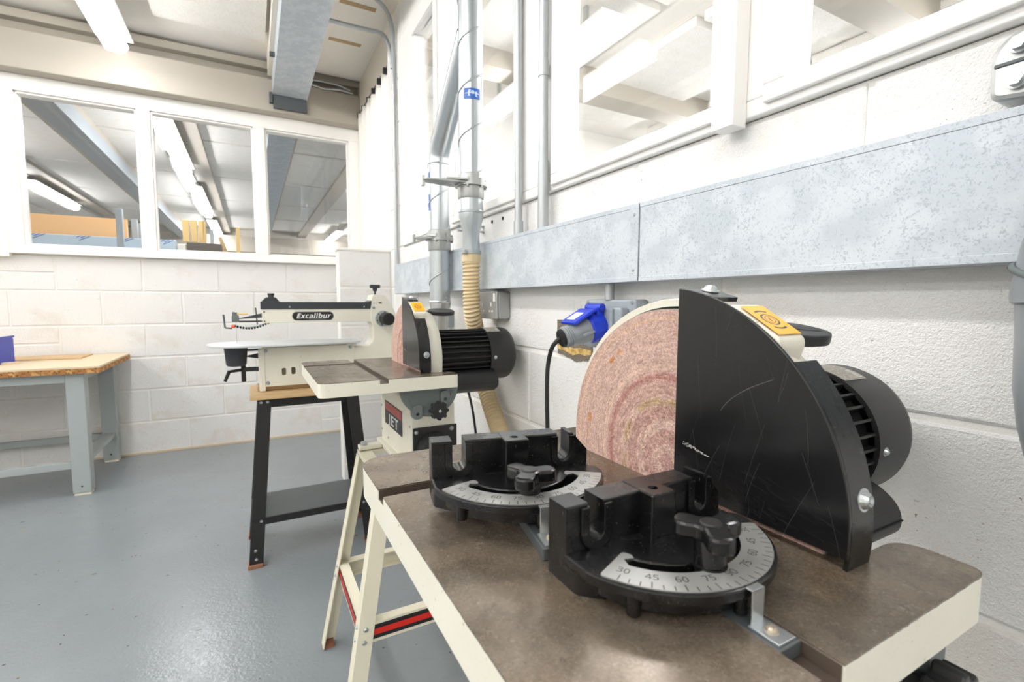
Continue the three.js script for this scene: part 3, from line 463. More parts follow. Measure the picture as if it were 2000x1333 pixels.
// ---- cream angle-iron stand, built at the far sander
function makeStand() {
  const zc = 2.762, xc = -0.335, s = thing('sander_stand', 'cream angle-iron stand with red striped rails under the far sander', 'stand', [xc, 0, zc], 'sander stands');
  const w = 0.038, t = 0.003, yt = 0.62, W = 0.25, D = 0.2015, w1 = 0.139, d1 = 0.1405;      // foot and top half sizes
  const leg = (sx, sz) => {                              // L-section leg leaning inwards
    const P = (y, ux, uz) => { const k = y / yt, cx = xc + sx * (W + (w1 - W) * k), cz = zc + sz * (D + (d1 - D) * k); return [cx - sx * ux, y, cz - sz * uz]; };
    const sect = [[0, 0], [w, 0], [w, t], [t, t], [t, w], [0, w]], pos = []; const q = (a, b, c, d) => pos.push(...a, ...b, ...c, ...a, ...c, ...d);
    for (let i = 0; i < 6; i++) { const a = sect[i], b = sect[(i + 1) % 6]; const v = [P(0.004, ...a), P(0.004, ...b), P(yt - 0.012, ...b), P(yt - 0.012, ...a)]; (sx * sz > 0) ? q(...v) : q(v[3], v[2], v[1], v[0]); }
    const g = new THREE.BufferGeometry(); g.setAttribute('position', new THREE.Float32BufferAttribute(pos, 3)); g.computeVertexNormals(); return g;
  };
  for (const sx of [-1, 1]) for (const sz of [-1, 1]) {
    const l = add(s, 'leg', leg(sx, sz), M.creamPlain.clone()); l.material.side = THREE.DoubleSide;
    const fx = xc + sx * W, fz = zc + sz * D; add(l, 'foot_pad', box(fx - sx * 0.002, fx - sx * 0.034, 0, 0.012, fz - sz * 0.002, fz - sz * 0.034), M.rust);
    const at = (y) => [xc + sx * (W + (w1 - W) * y / yt), zc + sz * (D + (d1 - D) * y / yt)];
    for (const y of [0.262, 0.232]) { const [lx, lz] = at(y); add(l, 'bolt_head', screw([lx - sx * 0.018, y, lz], [0, 0.1, sz], 0.0055), M.zincDull); add(l, 'bolt_head', screw([lx, y, lz - sz * 0.02], [sx, 0.15, 0], 0.0045), M.zincDull); }
  }
  const yr0 = 0.222, yr1 = 0.272, f = (y) => [W + (w1 - W) * y / yt - 0.003, D + (d1 - D) * y / yt - 0.003], [rx, rz] = f(0.272).map((v) => v - 0.0015);
  const rail = (a, nm) => { const r = add(s, 'rail', a.body, M.creamPlain); add(r, 'black_stripe', a.black, M.blackSatin); add(r, 'red_stripe', a.red, M.red); return r; };
  for (const sz of [-1, 1]) { const z = zc + sz * rz, o = sz * 0.0006; rail({ body: [box(xc - rx, xc + rx, yr0, yr1, z - 0.0015, z + 0.0015), box(xc - rx, xc + rx, yr1 - 0.003, yr1, z, z - sz * 0.025), box(xc - rx, xc + rx, yr0, yr0 + 0.003, z, z - sz * 0.02)], black: box(xc - rx + 0.001, xc + rx - 0.001, yr0 + 0.008, yr1 - 0.006, z + sz * 0.0014, z + sz * 0.0021), red: box(xc - rx + 0.001, xc + rx - 0.001, yr0 + 0.018, yr1 - 0.017, z + sz * 0.002, z + sz * 0.0026) }); }
  for (const sx of [-1, 1]) { const x = xc + sx * rx; rail({ body: [box(x - 0.0015, x + 0.0015, yr0, yr1, zc - rz, zc + rz), box(x, x - sx * 0.025, yr1 - 0.003, yr1, zc - rz, zc + rz), box(x, x - sx * 0.02, yr0, yr0 + 0.003, zc - rz, zc + rz)], black: box(x + sx * 0.0014, x + sx * 0.0021, yr0 + 0.008, yr1 - 0.006, zc - rz + 0.001, zc + rz - 0.001), red: box(x + sx * 0.002, x + sx * 0.0026, yr0 + 0.018, yr1 - 0.017, zc - rz + 0.001, zc + rz - 0.001) }); }
  add(s, 'top_frame', [box(xc - w1, xc + w1, yt - 0.014, yt - 0.001, zc - d1, zc - d1 + 0.035), box(xc - w1, xc + w1, yt - 0.014, yt - 0.001, zc + d1 - 0.035, zc + d1), box(xc - w1, xc - w1 + 0.035, yt - 0.014, yt - 0.001, zc - d1, zc + d1), box(xc + w1 - 0.035, xc + w1, yt - 0.014, yt - 0.001, zc - d1, zc + d1)], M.creamPlain);
  return s;
}
const stand2 = makeStand();
copyOf(stand2, [-0.355, 0, 3.757], 'cream angle-iron stand under the near sander, below the picture edge');

// ================================================================ MITRE GAUGES
function makeGauge(label) {
  const s = thing('mitre_gauge', label, 'mitre gauge', [0, 0, 0], 'mitre gauges on the near sander table', true);
  const Rr = 0.078, hw = 0.075;
  const arcSlot = (r0, r1, a0, a1) => [...arcPts(0, 0, r0, a0, a1, 30), ...arcPts(0, 0, (r0 + r1) / 2, a1, a1, 0).map(() => [(r0 + r1) / 2 * Math.cos(a1 * Math.PI / 180) - (r1 - r0) / 2 * Math.sin(a1 * Math.PI / 180), (r0 + r1) / 2 * Math.sin(a1 * Math.PI / 180) + (r1 - r0) / 2 * Math.cos(a1 * Math.PI / 180)]), ...arcPts(0, 0, r1, a1, a0, 30), [(r0 + r1) / 2 * Math.cos(a0 * Math.PI / 180) + (r1 - r0) / 2 * Math.sin(a0 * Math.PI / 180), (r0 + r1) / 2 * Math.sin(a0 * Math.PI / 180) - (r1 - r0) / 2 * Math.cos(a0 * Math.PI / 180)]];
  const aD = Math.acos(hw / Rr) * 180 / Math.PI, D = [[-hw, -0.018], [0.07, -0.018], [0.07, 0.005], [hw, 0.01], ...arcPts(0, 0, Rr, aD, 180 - aD, 56)];
  const slot = arcSlot(0.0465, 0.0565, 31, 149);
  const body = add(s, 'dial_plate', extrude('xz', D, 0.0135, 0.0205, { bevel: 0.0012, holes: [slot] }), M.black);
  const skirt = [[-0.066, -0.016], [0.066, -0.016], ...arcPts(0, 0, 0.070, 20, 160, 36)];
  add(body, 'plate_skirt', extrude('xz', skirt, 0.004, 0.0136, { holes: [arcSlot(0.045, 0.058, 28, 152)] }), M.black);
  add(body, 'fence_base', extrude('xz', rounded([[-hw, -0.0205], [0.07, -0.0205], [0.07, 0.012], [0.06, 0.024], [-0.062, 0.024], [-hw, 0.012]], 0.003), 0.0, 0.0137), M.black);
  for (const a of [90, 143]) { const x = 0.071 * Math.cos(a * Math.PI / 180), z = 0.071 * Math.sin(a * Math.PI / 180); add(body, 'stop_stub', rod([x, 0.001, z], [x, 0.0138, z], 0.0042, 0.0046, 14), M.black); }
  // fence with two U notches and a sloping right end
  const y1 = 0.051, U = (c, w, d) => [[c - w, y1], [c - w, y1 - d + w], ...arcPts(c, y1 - d + w, w, 180, 360, 10), [c + w, y1 - d + w], [c + w, y1]];
  const fp = [[-hw, 0.0], [-hw, y1], ...U(-0.0515, 0.0058, 0.026), ...U(0.0455, 0.0056, 0.025), [0.055, y1], [0.07, 0.034], [0.07, 0.0]];
  const fence = add(s, 'fence', extrude('xy', fp, -0.021, 0.0, { bevel: 0.0013 }), M.black);
  for (const [c, w] of [[-0.0515, 0.0058], [0.0455, 0.0056]]) { const k = y1 - 0.0255 + w, o = w + 0.0065; add(fence, 'notch_rim', extrude('xy', [[c - o, y1 - 0.002], [c - o, k], ...arcPts(c, k, o, 180, 360, 14), [c + o, k], [c + o, y1 - 0.002], [c + w, y1 - 0.002], [c + w, k], ...arcPts(c, k, w, 360, 180, 14), [c - w, y1 - 0.002]], -0.002, 0.0022, { bevel: 0.0007 }), M.black); }
  add(fence, 'centre_post', extrude('xz', rounded([[-0.013, -0.0205], [0.009, -0.0205], [0.009, 0.0125], [-0.013, 0.0125]], 0.002), 0.019, y1 + 0.0004, { bevel: 0.001, holes: [circle(-0.002, 0.001, 0.0046, 18)] }), M.black);
  add(fence, 'post_screw', rod([-0.002, 0.03, 0.001], [-0.002, y1 - 0.004, 0.001], 0.0045, 0.0045, 16), M.blackMatte);
  // engraved scale
  const scaleT = canvasTex(1536, 768, (g, w, h) => {
    g.fillStyle = '#a9a9a6'; g.fillRect(0, 0, w, h); const S = w / 0.16, X = (x) => (x + 0.08) * S, Z = (z) => z * S;
    const Rn = rng(6); for (let i = 0; i < 5000; i++) { const v = 140 + Rn() * 70; g.fillStyle = `rgba(${v},${v},${v - 4},0.35)`; g.fillRect(Rn() * w, Rn() * h, 2, 2); }
    g.strokeStyle = '#26272a'; g.fillStyle = '#26272a'; g.textAlign = 'center'; g.textBaseline = 'middle';
    for (let v = 30; v <= 150; v += 5) {
      const a = (180 - v) * Math.PI / 180, c = Math.cos(a), s2 = Math.sin(a), r1 = 0.0752, r0 = v % 15 ? 0.0709 : 0.0692; g.lineWidth = 6; g.beginPath(); g.moveTo(X(c * r0), Z(s2 * r0)); g.lineTo(X(c * r1), Z(s2 * r1)); g.stroke();
      if (v % 15 === 0) { g.save(); g.translate(X(c * 0.0638), Z(s2 * 0.0638)); g.rotate(a - Math.PI / 2); g.font = '72px sans-serif'; g.fillText(String(v > 90 ? 180 - v : v), 0, 0); g.restore(); }
    }
  });
  const pol = (r, a) => [r * Math.cos(a * Math.PI / 180), r * Math.sin(a * Math.PI / 180)], endA = rounded([pol(0.0758, 154), pol(0.0764, 158), pol(0.0440, 160), pol(0.0440, 152), pol(0.0465, 149)], [0, 0.008, 0.005, 0, 0], 5), endB = rounded([pol(0.0465, 31), pol(0.0440, 28), pol(0.0440, 20), pol(0.0764, 22), pol(0.0758, 26)], [0, 0, 0.005, 0.008, 0], 5);
  const sp = extrude('xz', [...arcPts(0, 0, 0.0758, 26, 154, 56), ...endA.slice(1), pol(0.0515, 154.5), ...arcPts(0, 0, 0.0568, 149, 31, 44), pol(0.0515, 25.5), ...endB.slice(0, -1)], 0.0205, 0.0212);
  { const f2 = flat(sp), p = f2.attributes.position, uv = new Float32Array(p.count * 2); for (let i = 0; i < p.count; i++) { uv[i * 2] = (p.getX(i) + 0.08) / 0.16; uv[i * 2 + 1] = 1 - p.getZ(i) / 0.08; } f2.setAttribute('uv', new THREE.BufferAttribute(uv, 2)); add(body, 'degree_scale', f2, std(0xffffff, 0.38, 0.45, { map: scaleT }), { uv: true, label: 'silver degree scale with engraved numbers' }); }
  // bar, pointer bracket
  const bar = add(s, 'guide_bar', box(-0.0095, 0.0095, -0.0095, -0.0005, -0.17, 0.101, 0.0008), M.ironGrey);
  const br = add(bar, 'pointer_bracket', [box(-0.007, 0.0075, -0.0005, 0.0009, 0.0805, 0.099, 0.0004), box(-0.005, 0.0055, 0.0, 0.0205, 0.0805, 0.0816, 0.0004), box(-0.005, 0.0055, 0.0194, 0.0205, 0.0765, 0.0816, 0.0004)], M.zinc);
  add(br, 'bracket_screw', screw([0.0005, 0.0011, 0.0895], [0, 1, 0], 0.0032), M.zincRust);
  // clamping knob
  const kx = -0.004, kz = 0.0515, lob = []; for (let i = 0; i < 72; i++) { const a = i / 72 * Math.PI * 2 + 0.25, r = 0.0158 + 0.0068 * Math.tanh(1.6 * Math.cos(3 * a)); lob.push([kx + r * Math.cos(a), kz + r * Math.sin(a)]); }
  const kn = add(s, 'clamp_knob', extrude('xz', lob, 0.037, 0.0475, { bevel: 0.0022 }), M.black);
  add(kn, 'knob_stem', rod([kx, 0.0135, kz], [kx, 0.038, kz], 0.0092, 0.0098, 20), M.black);
  add(kn, 'stem_washer', rod([kx, 0.0206, kz], [kx, 0.0222, kz], 0.0105, 0.0105, 20), M.black);
  add(kn, 'knob_cap', lathe([[0, 0.0012], [0.006, 0.0009], [0.0065, 0]], [kx, 0.0475, kz], [0, 1, 0], 18), M.blackSatin);
  return s;
}
const gauge2 = makeGauge('near black mitre gauge with its bar in the table groove');
gauge2.position.set(-0.4905, TOP, 3.838);
const gauge1 = copyOf(gauge2, [-0.532, TOP + 0.0097, 3.711], 'farther black mitre gauge lying askew on the sander table');
gauge1.rotation.y = -0.218;
gauge1.getObjectByName('clamp_knob').position.y = -0.0085;       // screwed down
sander1.getObjectByName('lobed_knob').position.set(0.006, 0.013, -0.010);
// ================================================================ SCROLL SAW on its black stand
{
  const zc = 1.83, s = thing('saw_stand', 'black angle-steel stand with grey shelf under the scroll saw', 'stand', [-0.535, 0, zc]);
  const yt = 0.668, w = 0.05, t = 0.003, W = 0.25, w1 = 0.195, D = 0.16, d1 = 0.095, xc = -0.535;
  const mat = M.blackSatin.clone(); mat.side = THREE.DoubleSide;
  for (const sx of [-1, 1]) for (const sz of [-1, 1]) {
    const P = (y, ux, uz) => { const k = y / yt, cx = xc + sx * (W + (w1 - W) * k), cz = zc + sz * (D + (d1 - D) * k); return [cx - sx * ux, y, cz - sz * uz]; };
    const sect = [[0, 0], [w, 0], [w, t], [t, t], [t, w], [0, w]], pos = [], q = (a, b, c, d) => pos.push(...a, ...b, ...c, ...a, ...c, ...d);
    for (let i = 0; i < 6; i++) { const a = sect[i], b = sect[(i + 1) % 6], v = [P(0.008, ...a), P(0.008, ...b), P(yt, ...b), P(yt, ...a)]; (sx * sz > 0) ? q(...v) : q(v[3], v[2], v[1], v[0]); }
    const g = new THREE.BufferGeometry(); g.setAttribute('position', new THREE.Float32BufferAttribute(pos, 3)); g.computeVertexNormals();
    const l = add(s, 'leg', g, mat), fx = xc + sx * W, fz = zc + sz * D;
    add(l, 'foot_pad', box(fx + sx * 0.004, fx - sx * 0.05, 0, 0.016, fz + sz * 0.004, fz - sz * 0.045, 0.002), M.brownFoot);
    for (const [y, u] of [[0.035, 0.024], [0.07, 0.02], [0.182, 0.035], [0.655, 0.012], [0.655, 0.036]]) { const p = P(y, u, 0); add(l, 'bolt_head', screw([p[0], y, p[2]], [0, 0.1, sz], 0.005), M.zinc); }
  }
  const f = (y) => [W + (w1 - W) * y / yt - 0.002, D + (d1 - D) * y / yt - 0.002], [rx, rz] = f(0.18);
  for (const sz of [-1, 1]) add(s, 'rail', box(xc - rx, xc + rx, 0.165, 0.193, zc + sz * rz - 0.0015, zc + sz * rz + 0.0015), M.blackSatin);
  for (const sx of [-1, 1]) add(s, 'rail', box(xc + sx * rx - 0.0015, xc + sx * rx + 0.0015, 0.165, 0.193, zc - rz, zc + rz), M.blackSatin);
  add(s, 'shelf', box(xc - rx + 0.002, xc + rx - 0.002, 0.191, 0.194, zc - rz + 0.002, zc + rz - 0.002), M.ironGrey);
  for (const sz of [-1, 1]) add(s, 'top_rail', box(xc - w1, xc + w1, 0.63, yt, zc + sz * (d1 - 0.004) - 0.0015, zc + sz * (d1 - 0.004) + 0.0015), M.blackSatin);
  for (const sx of [-1, 1]) add(s, 'top_rail', box(xc + sx * (w1 - 0.002) - 0.0015, xc + sx * (w1 - 0.002) + 0.0015, 0.63, yt, zc - d1, zc + d1), M.blackSatin);
  solo('plywood_board', 'light plywood board between the scroll saw and its black stand', 'board', box(-0.757, -0.25, 0.669, 0.693, 1.70, 1.955, 0.0015), M.ply, [-0.5, 0.669, 1.83]);

  const m = thing('scroll_saw', 'cream scroll saw with long upper arm and black name badge', 'scroll saw', [-0.5, 0.694, 1.83]);
  const Y = (v) => v, zf = 1.90, zb = 1.79;
  // lower side plates and frame
  const base = add(m, 'side_plate', extrude('xy', rounded([[-0.716, 0.712], [-0.36, 0.712], [-0.345, 0.872], [-0.707, 0.872]], 0.006), zf - 0.004, zf, { bevel: 0.0012, holes: [rounded([[-0.638, 0.756], [-0.622, 0.756], [-0.622, 0.786], [-0.638, 0.786]], 0.0075), rounded([[-0.602, 0.757], [-0.586, 0.757], [-0.586, 0.787], [-0.602, 0.787]], 0.0075)] }), M.cream);
  add(base, 'front_foot', box(-0.722, -0.699, 0.694, 0.87, zf - 0.02, zf + 0.004, 0.003), M.cream);
  for (const [x, y] of [[-0.695, 0.86], [-0.363, 0.862], [-0.69, 0.728]]) add(base, 'plate_bolt', screw([x, y, zf + 0.0015], [0, 0, 1], 0.006), M.zincDull);
  add(m, 'rear_plate', extrude('xy', rounded([[-0.716, 0.712], [-0.36, 0.712], [-0.345, 0.872], [-0.707, 0.872]], 0.006), zb, zb + 0.004, { bevel: 0.001 }), M.cream);
  add(m, 'lower_arm', box(-0.70, -0.36, 0.79, 0.85, zb + 0.02, zf - 0.02, 0.004), M.brownFoot);
  add(m, 'foot_bar', box(-0.73, -0.30, 0.694, 0.712, zb - 0.01, zf - 0.022, 0.003), M.ply);
  // tower at the rear
  const tw = add(m, 'tower', extrude('xy', rounded([[-0.36, 0.7], [-0.17, 0.7], [-0.135, 0.86], [-0.155, 1.0], [-0.205, 1.095], [-0.262, 1.092], [-0.272, 1.03], [-0.272, 0.972], [-0.262, 0.955], [-0.262, 0.885], [-0.285, 0.862], [-0.36, 0.86]], [0, 0, 0.02, 0.03, 0.025, 0.01, 0, 0, 0.008, 0.02, 0.01, 0]), zb + 0.004, zf - 0.004, { bevel: 0.003 }), M.cream);
  add(tw, 'tower_slot', box(-0.236, -0.222, 1.052, 1.058, zf - 0.004, zf - 0.0032), M.dark);
  add(tw, 'blue_print', box(-0.262, -0.242, 1.052, 1.055, zf - 0.004, zf - 0.0034), M.steelPaint);
  add(tw, 'tower_bolt', screw([-0.258, 1.033, zf - 0.003], [0, 0, 1], 0.005), M.zincDull);
  const kn = add(m, 'tension_knob', [box(-0.262, -0.218, 1.122, 1.138, 1.832, 1.86, 0.004)], M.charcoal); add(kn, 'knob_shaft', [rod([-0.24, 1.09, 1.846], [-0.24, 1.124, 1.846], 0.004, 0.004, 12), rod([-0.24, 1.108, 1.846], [-0.24, 1.124, 1.846], 0.009, 0.011, 16)], M.charcoal);
  const fl = add(m, 'motor_flange', lathe([[0.0, 0.012], [0.024, 0.012], [0.024, 0.006], [0.034, 0.006], [0.036, 0.004], [0.036, 0]], [-0.217, 0.985, zf - 0.003], [0, 0, 1], 36), M.zincDull);
  for (let k = 0; k < 6; k++) { const a = k / 6 * 6.283 + 0.3; add(fl, 'flange_bolt', rod([-0.217 + 0.029 * Math.cos(a), 0.985 + 0.029 * Math.sin(a), zf + 0.002], [-0.217 + 0.029 * Math.cos(a), 0.985 + 0.029 * Math.sin(a), zf + 0.006], 0.003, 0.003, 8), M.dark); }
  add(m, 'motor_body', [lathe([[0.0, 0.07], [0.024, 0.07], [0.027, 0.066], [0.027, 0.0]], [-0.217, 0.985, zf + 0.03], [0, 0, 1], 36), rod([-0.217, 0.985, zf], [-0.217, 0.985, zf + 0.03], 0.022, 0.022, 28)], M.blackMatte);
  // upper arm with dark cover
  const arm = add(m, 'upper_arm', box(-0.702, -0.262, 0.972, 1.031, zb + 0.008, zf - 0.006, 0.003), M.cream);
  for (const y of [0.98, 1.018]) add(arm, 'arm_bolt', screw([-0.694, y, zf - 0.006], [0, 0, 1], 0.0028), M.dark);
  const cov = add(m, 'arm_cover', [extrude('xy', [[-0.706, 1.029], [-0.275, 1.029], [-0.268, 1.066], [-0.278, 1.0585], [-0.63, 1.0585], [-0.648, 1.061], [-0.706, 1.059]], zb + 0.004, zf - 0.002, { bevel: 0.0015 })], M.charcoal);
  add(cov, 'cover_hump', extrude('xy', rounded([[-0.704, 1.058], [-0.635, 1.058], [-0.65, 1.078], [-0.685, 1.078]], 0.006), zb + 0.012, zf - 0.012, { bevel: 0.002 }), M.charcoal);
  add(cov, 'hump_knob', [rod([-0.666, 1.078, 1.845], [-0.666, 1.088, 1.845], 0.011, 0.011, 18), rod([-0.666, 1.086, 1.845], [-0.666, 1.094, 1.845], 0.013, 0.013, 18)], M.charcoal);
  for (const x of [-0.6, -0.3]) add(cov, 'cover_screw', screw([x, 1.038, zf - 0.0015], [0, 0, 1], 0.003), M.zinc);
  const bt = canvasTex(1024, 224, (g, w, h) => {
    g.fillStyle = '#e6e0cc'; g.fillRect(0, 0, w, h); const rr = (x, y, ww, hh, r) => { g.beginPath(); g.moveTo(x + r, y); g.arcTo(x + ww, y, x + ww, y + hh, r); g.arcTo(x + ww, y + hh, x, y + hh, r); g.arcTo(x, y + hh, x, y, r); g.arcTo(x, y, x + ww, y, r); g.closePath(); };
    g.fillStyle = '#8d8f90'; rr(0, 0, w, h, 110); g.fill(); g.fillStyle = '#151617'; rr(12, 12, w - 24, h - 24, 98); g.fill();
    g.fillStyle = '#e9e9e6'; g.font = 'italic bold 168px sans-serif'; g.textAlign = 'center'; g.textBaseline = 'middle'; g.save(); g.translate(w / 2, h / 2 - 2); g.scale(1.12, 1); g.fillText('Excalibur', 0, 0); g.restore(); g.fillStyle = '#9a9a98'; g.fillRect(400, 186, 420, 6);
  });
  { const a = rounded([[-0.592, 0.9805], [-0.428, 0.9805], [-0.428, 1.0185], [-0.592, 1.0185]], 0.018, 10), g = flat(extrude('xy', a, zf - 0.0062, zf - 0.0048)), p = g.attributes.position, uv = new Float32Array(p.count * 2); for (let i = 0; i < p.count; i++) { uv[i * 2] = (p.getX(i) + 0.592) / 0.164; uv[i * 2 + 1] = (p.getY(i) - 0.9805) / 0.038; } g.setAttribute('uv', new THREE.BufferAttribute(uv, 2)); add(arm, 'name_badge', g, std(0xffffff, 0.3, 0, { map: bt }), { uv: true, label: 'black oval badge with white italic letters' }); }
  // table with rounded front
  const tz = 1.86, tb = [...arcPts(-0.775, tz, 0.125, 90, 270, 24), [-0.60, tz - 0.12], [-0.34, tz - 0.075], [-0.322, tz - 0.06], [-0.322, tz + 0.06], [-0.34, tz + 0.075], [-0.60, tz + 0.12]];
  add(m, 'saw_table', extrude('xz', tb, 0.882, 0.891, { bevel: 0.002 }), M.sawTable);
  add(m, 'table_bracket', [box(-0.70, -0.36, 0.872, 0.882, zb + 0.01, zf - 0.006), box(-0.38, -0.335, 0.868, 0.882, zf - 0.03, zf + 0.002, 0.002)], M.cream);
  // dust shroud under the table front, clamps
  add(m, 'tilt_cup', lathe([[0, 0.0], [0.031, 0.0], [0.036, 0.006], [0.042, 0.075], [0.046, 0.08], [0, 0.08]], [-0.80, 0.802, 1.872], [0, 1, 0], 32), M.charcoal);
  const cl = add(m, 'lower_clamp', [box(-0.765, -0.70, 0.858, 0.866, 1.84, 1.86), extrude('xy', [[-0.765, 0.838], [-0.70, 0.852], [-0.70, 0.822], [-0.765, 0.835]], 1.84, 1.86), rod([-0.775, 0.785, 1.87], [-0.70, 0.785, 1.87], 0.009, 0.009, 14)], M.charcoal);
  add(cl, 'wing_handle', [box(-0.785, -0.768, 0.735, 0.815, 1.862, 1.878, 0.005), rod([-0.775, 0.785, 1.87], [-0.825, 0.78, 1.875], 0.006, 0.006, 10), rod([-0.825, 0.784, 1.875], [-0.842, 0.742, 1.88], 0.007, 0.006, 10)], M.blackMatte);
  // blade holder, hold-down and blade
  const bh = add(m, 'blade_clamp', [box(-0.81, -0.785, 0.978, 1.004, 1.836, 1.858, 0.003), rod([-0.796, 1.0, 1.847], [-0.796, 1.016, 1.847], 0.008, 0.006, 10), box(-0.808, -0.798, 0.992, 1.018, 1.84, 1.856, 0.002)], M.castGrey);
  add(bh, 'clamp_arms', [extrude('xy', [[-0.785, 0.992], [-0.70, 1.012], [-0.70, 0.994], [-0.785, 0.989]], 1.838, 1.856), box(-0.785, -0.70, 0.976, 0.982, 1.84, 1.854)], M.charcoal);
  add(bh, 'yellow_lever', box(-0.795, -0.752, 1.006, 1.012, 1.842, 1.852, 0.002), M.pine);
  add(bh, 'blade', box(-0.7965, -0.7945, 0.885, 0.985, 1.8465, 1.8475), M.zinc);
  add(bh, 'blade_guard', [rod([-0.838, 1.008, 1.86], [-0.834, 0.955, 1.86], 0.0035, 0.0035, 8), rod([-0.834, 0.955, 1.86], [-0.81, 0.952, 1.858], 0.003, 0.003, 8), rod([-0.72, 0.965, 1.85], [-0.724, 1.035, 1.85], 0.0025, 0.0025, 8)], M.ironGrey);
  const noz = []; for (let i = 0; i < 15; i++) { const u = i / 14, x = -0.80 + u * 0.14, y = 0.962 - 0.012 * Math.sin(u * Math.PI * 1.2) + 0.014 * u * u; noz.push(lathe([[0.003, -0.004], [0.0065, 0], [0.003, 0.004]], [x, y, 1.872], [1, 0.05, 0], 10)); }
  const bl = add(m, 'blower_hose', noz, M.blackMatte); add(bl, 'nozzle_tip', rod([-0.812, 0.961, 1.872], [-0.80, 0.961, 1.872], 0.006, 0.0075, 12), std(0xe2603a, 0.5)); add(bl, 'clear_tube', rod([-0.76, 0.955, 1.874], [-0.70, 0.962, 1.874], 0.003, 0.003, 8), M.steelPaint);
}
// ================================================================ WORKBENCH at the left
{
  const b = thing('workbench', 'grey steel workbench with thick light wooden top by the back wall', 'workbench', [-2.3, 0, 0.4]);
  const x1 = -1.475, x0 = -3.1, z0 = 0.02, z1 = 0.755;
  const top = add(b, 'bench_top', box(x0, x1, 0.672, 0.7, z0, z1, 0.001), M.osb, { label: 'chipped layered edge of the wooden bench top' });
  add(top, 'top_skin', box(x0 + 0.001, x1 - 0.001, 0.70, 0.711, z0 + 0.001, z1 - 0.001, 0.001), M.mdf);
  for (const x of [-1.59, -2.98]) for (const z of [0.075, 0.69]) { const l = add(b, 'leg', box(x - 0.04, x + 0.04, 0.012, 0.672, z - 0.035, z + 0.035, 0.004), M.benchGrey); add(l, 'foot', box(x - 0.035, x + 0.035, 0, 0.014, z - 0.03, z + 0.03), M.creamPlain); add(l, 'foot_bolt', screw([x, 0.05, z + 0.035], [0, 0, 1], 0.004), M.dark); }
  for (const z of [0.06, 0.705]) { add(b, 'top_rail', box(-2.94, -1.63, 0.622, 0.672, z - 0.015, z + 0.015, 0.003), M.benchGrey); add(b, 'lower_rail', box(-2.94, -1.63, 0.15, 0.19, z - 0.015, z + 0.015, 0.003), M.benchGrey); }
  for (const x of [-1.59, -2.98]) { add(b, 'side_rail', box(x - 0.018, x + 0.018, 0.622, 0.672, 0.11, 0.655, 0.003), M.benchGrey); add(b, 'side_rail', box(x - 0.03, x + 0.03, 0.17, 0.195, 0.11, 0.655, 0.003), M.benchGrey); }
  solo('plywood_sheet', 'thin plywood sheet lying at the back of the workbench', 'sheet', box(-3.0, -1.66, 0.7115, 0.719, 0.05, 0.30, 0.001), M.ply, [-2.3, 0.7115, 0.17]);
  solo('wood_offcut', 'small pale wood offcut lying on the workbench', 'offcut', [extrude('xz', rounded([[-2.03, 0.44], [-1.93, 0.43], [-1.885, 0.45], [-1.93, 0.475], [-2.03, 0.48]], 0.006), 0.7115, 0.722)], M.mdf, [-1.96, 0.7115, 0.455]);
  const bin = thing('blue_bin', 'blue plastic parts bin on the workbench at the left edge', 'bin', [-2.08, 0.7115, 0.4]);
  add(bin, 'bin_body', [box(-2.2, -1.952, 0.7115, 0.722, 0.30, 0.52), box(-2.2, -1.952, 0.722, 0.845, 0.30, 0.306), box(-2.2, -1.952, 0.722, 0.86, 0.514, 0.52), box(-1.958, -1.952, 0.722, 0.86, 0.306, 0.514), box(-2.2, -2.194, 0.722, 0.86, 0.306, 0.514)], M.blueBin);
  add(bin, 'bin_rim', [box(-2.206, -1.946, 0.852, 0.862, 0.514, 0.526), box(-1.958, -1.946, 0.852, 0.862, 0.30, 0.52)], M.blueBin);
}
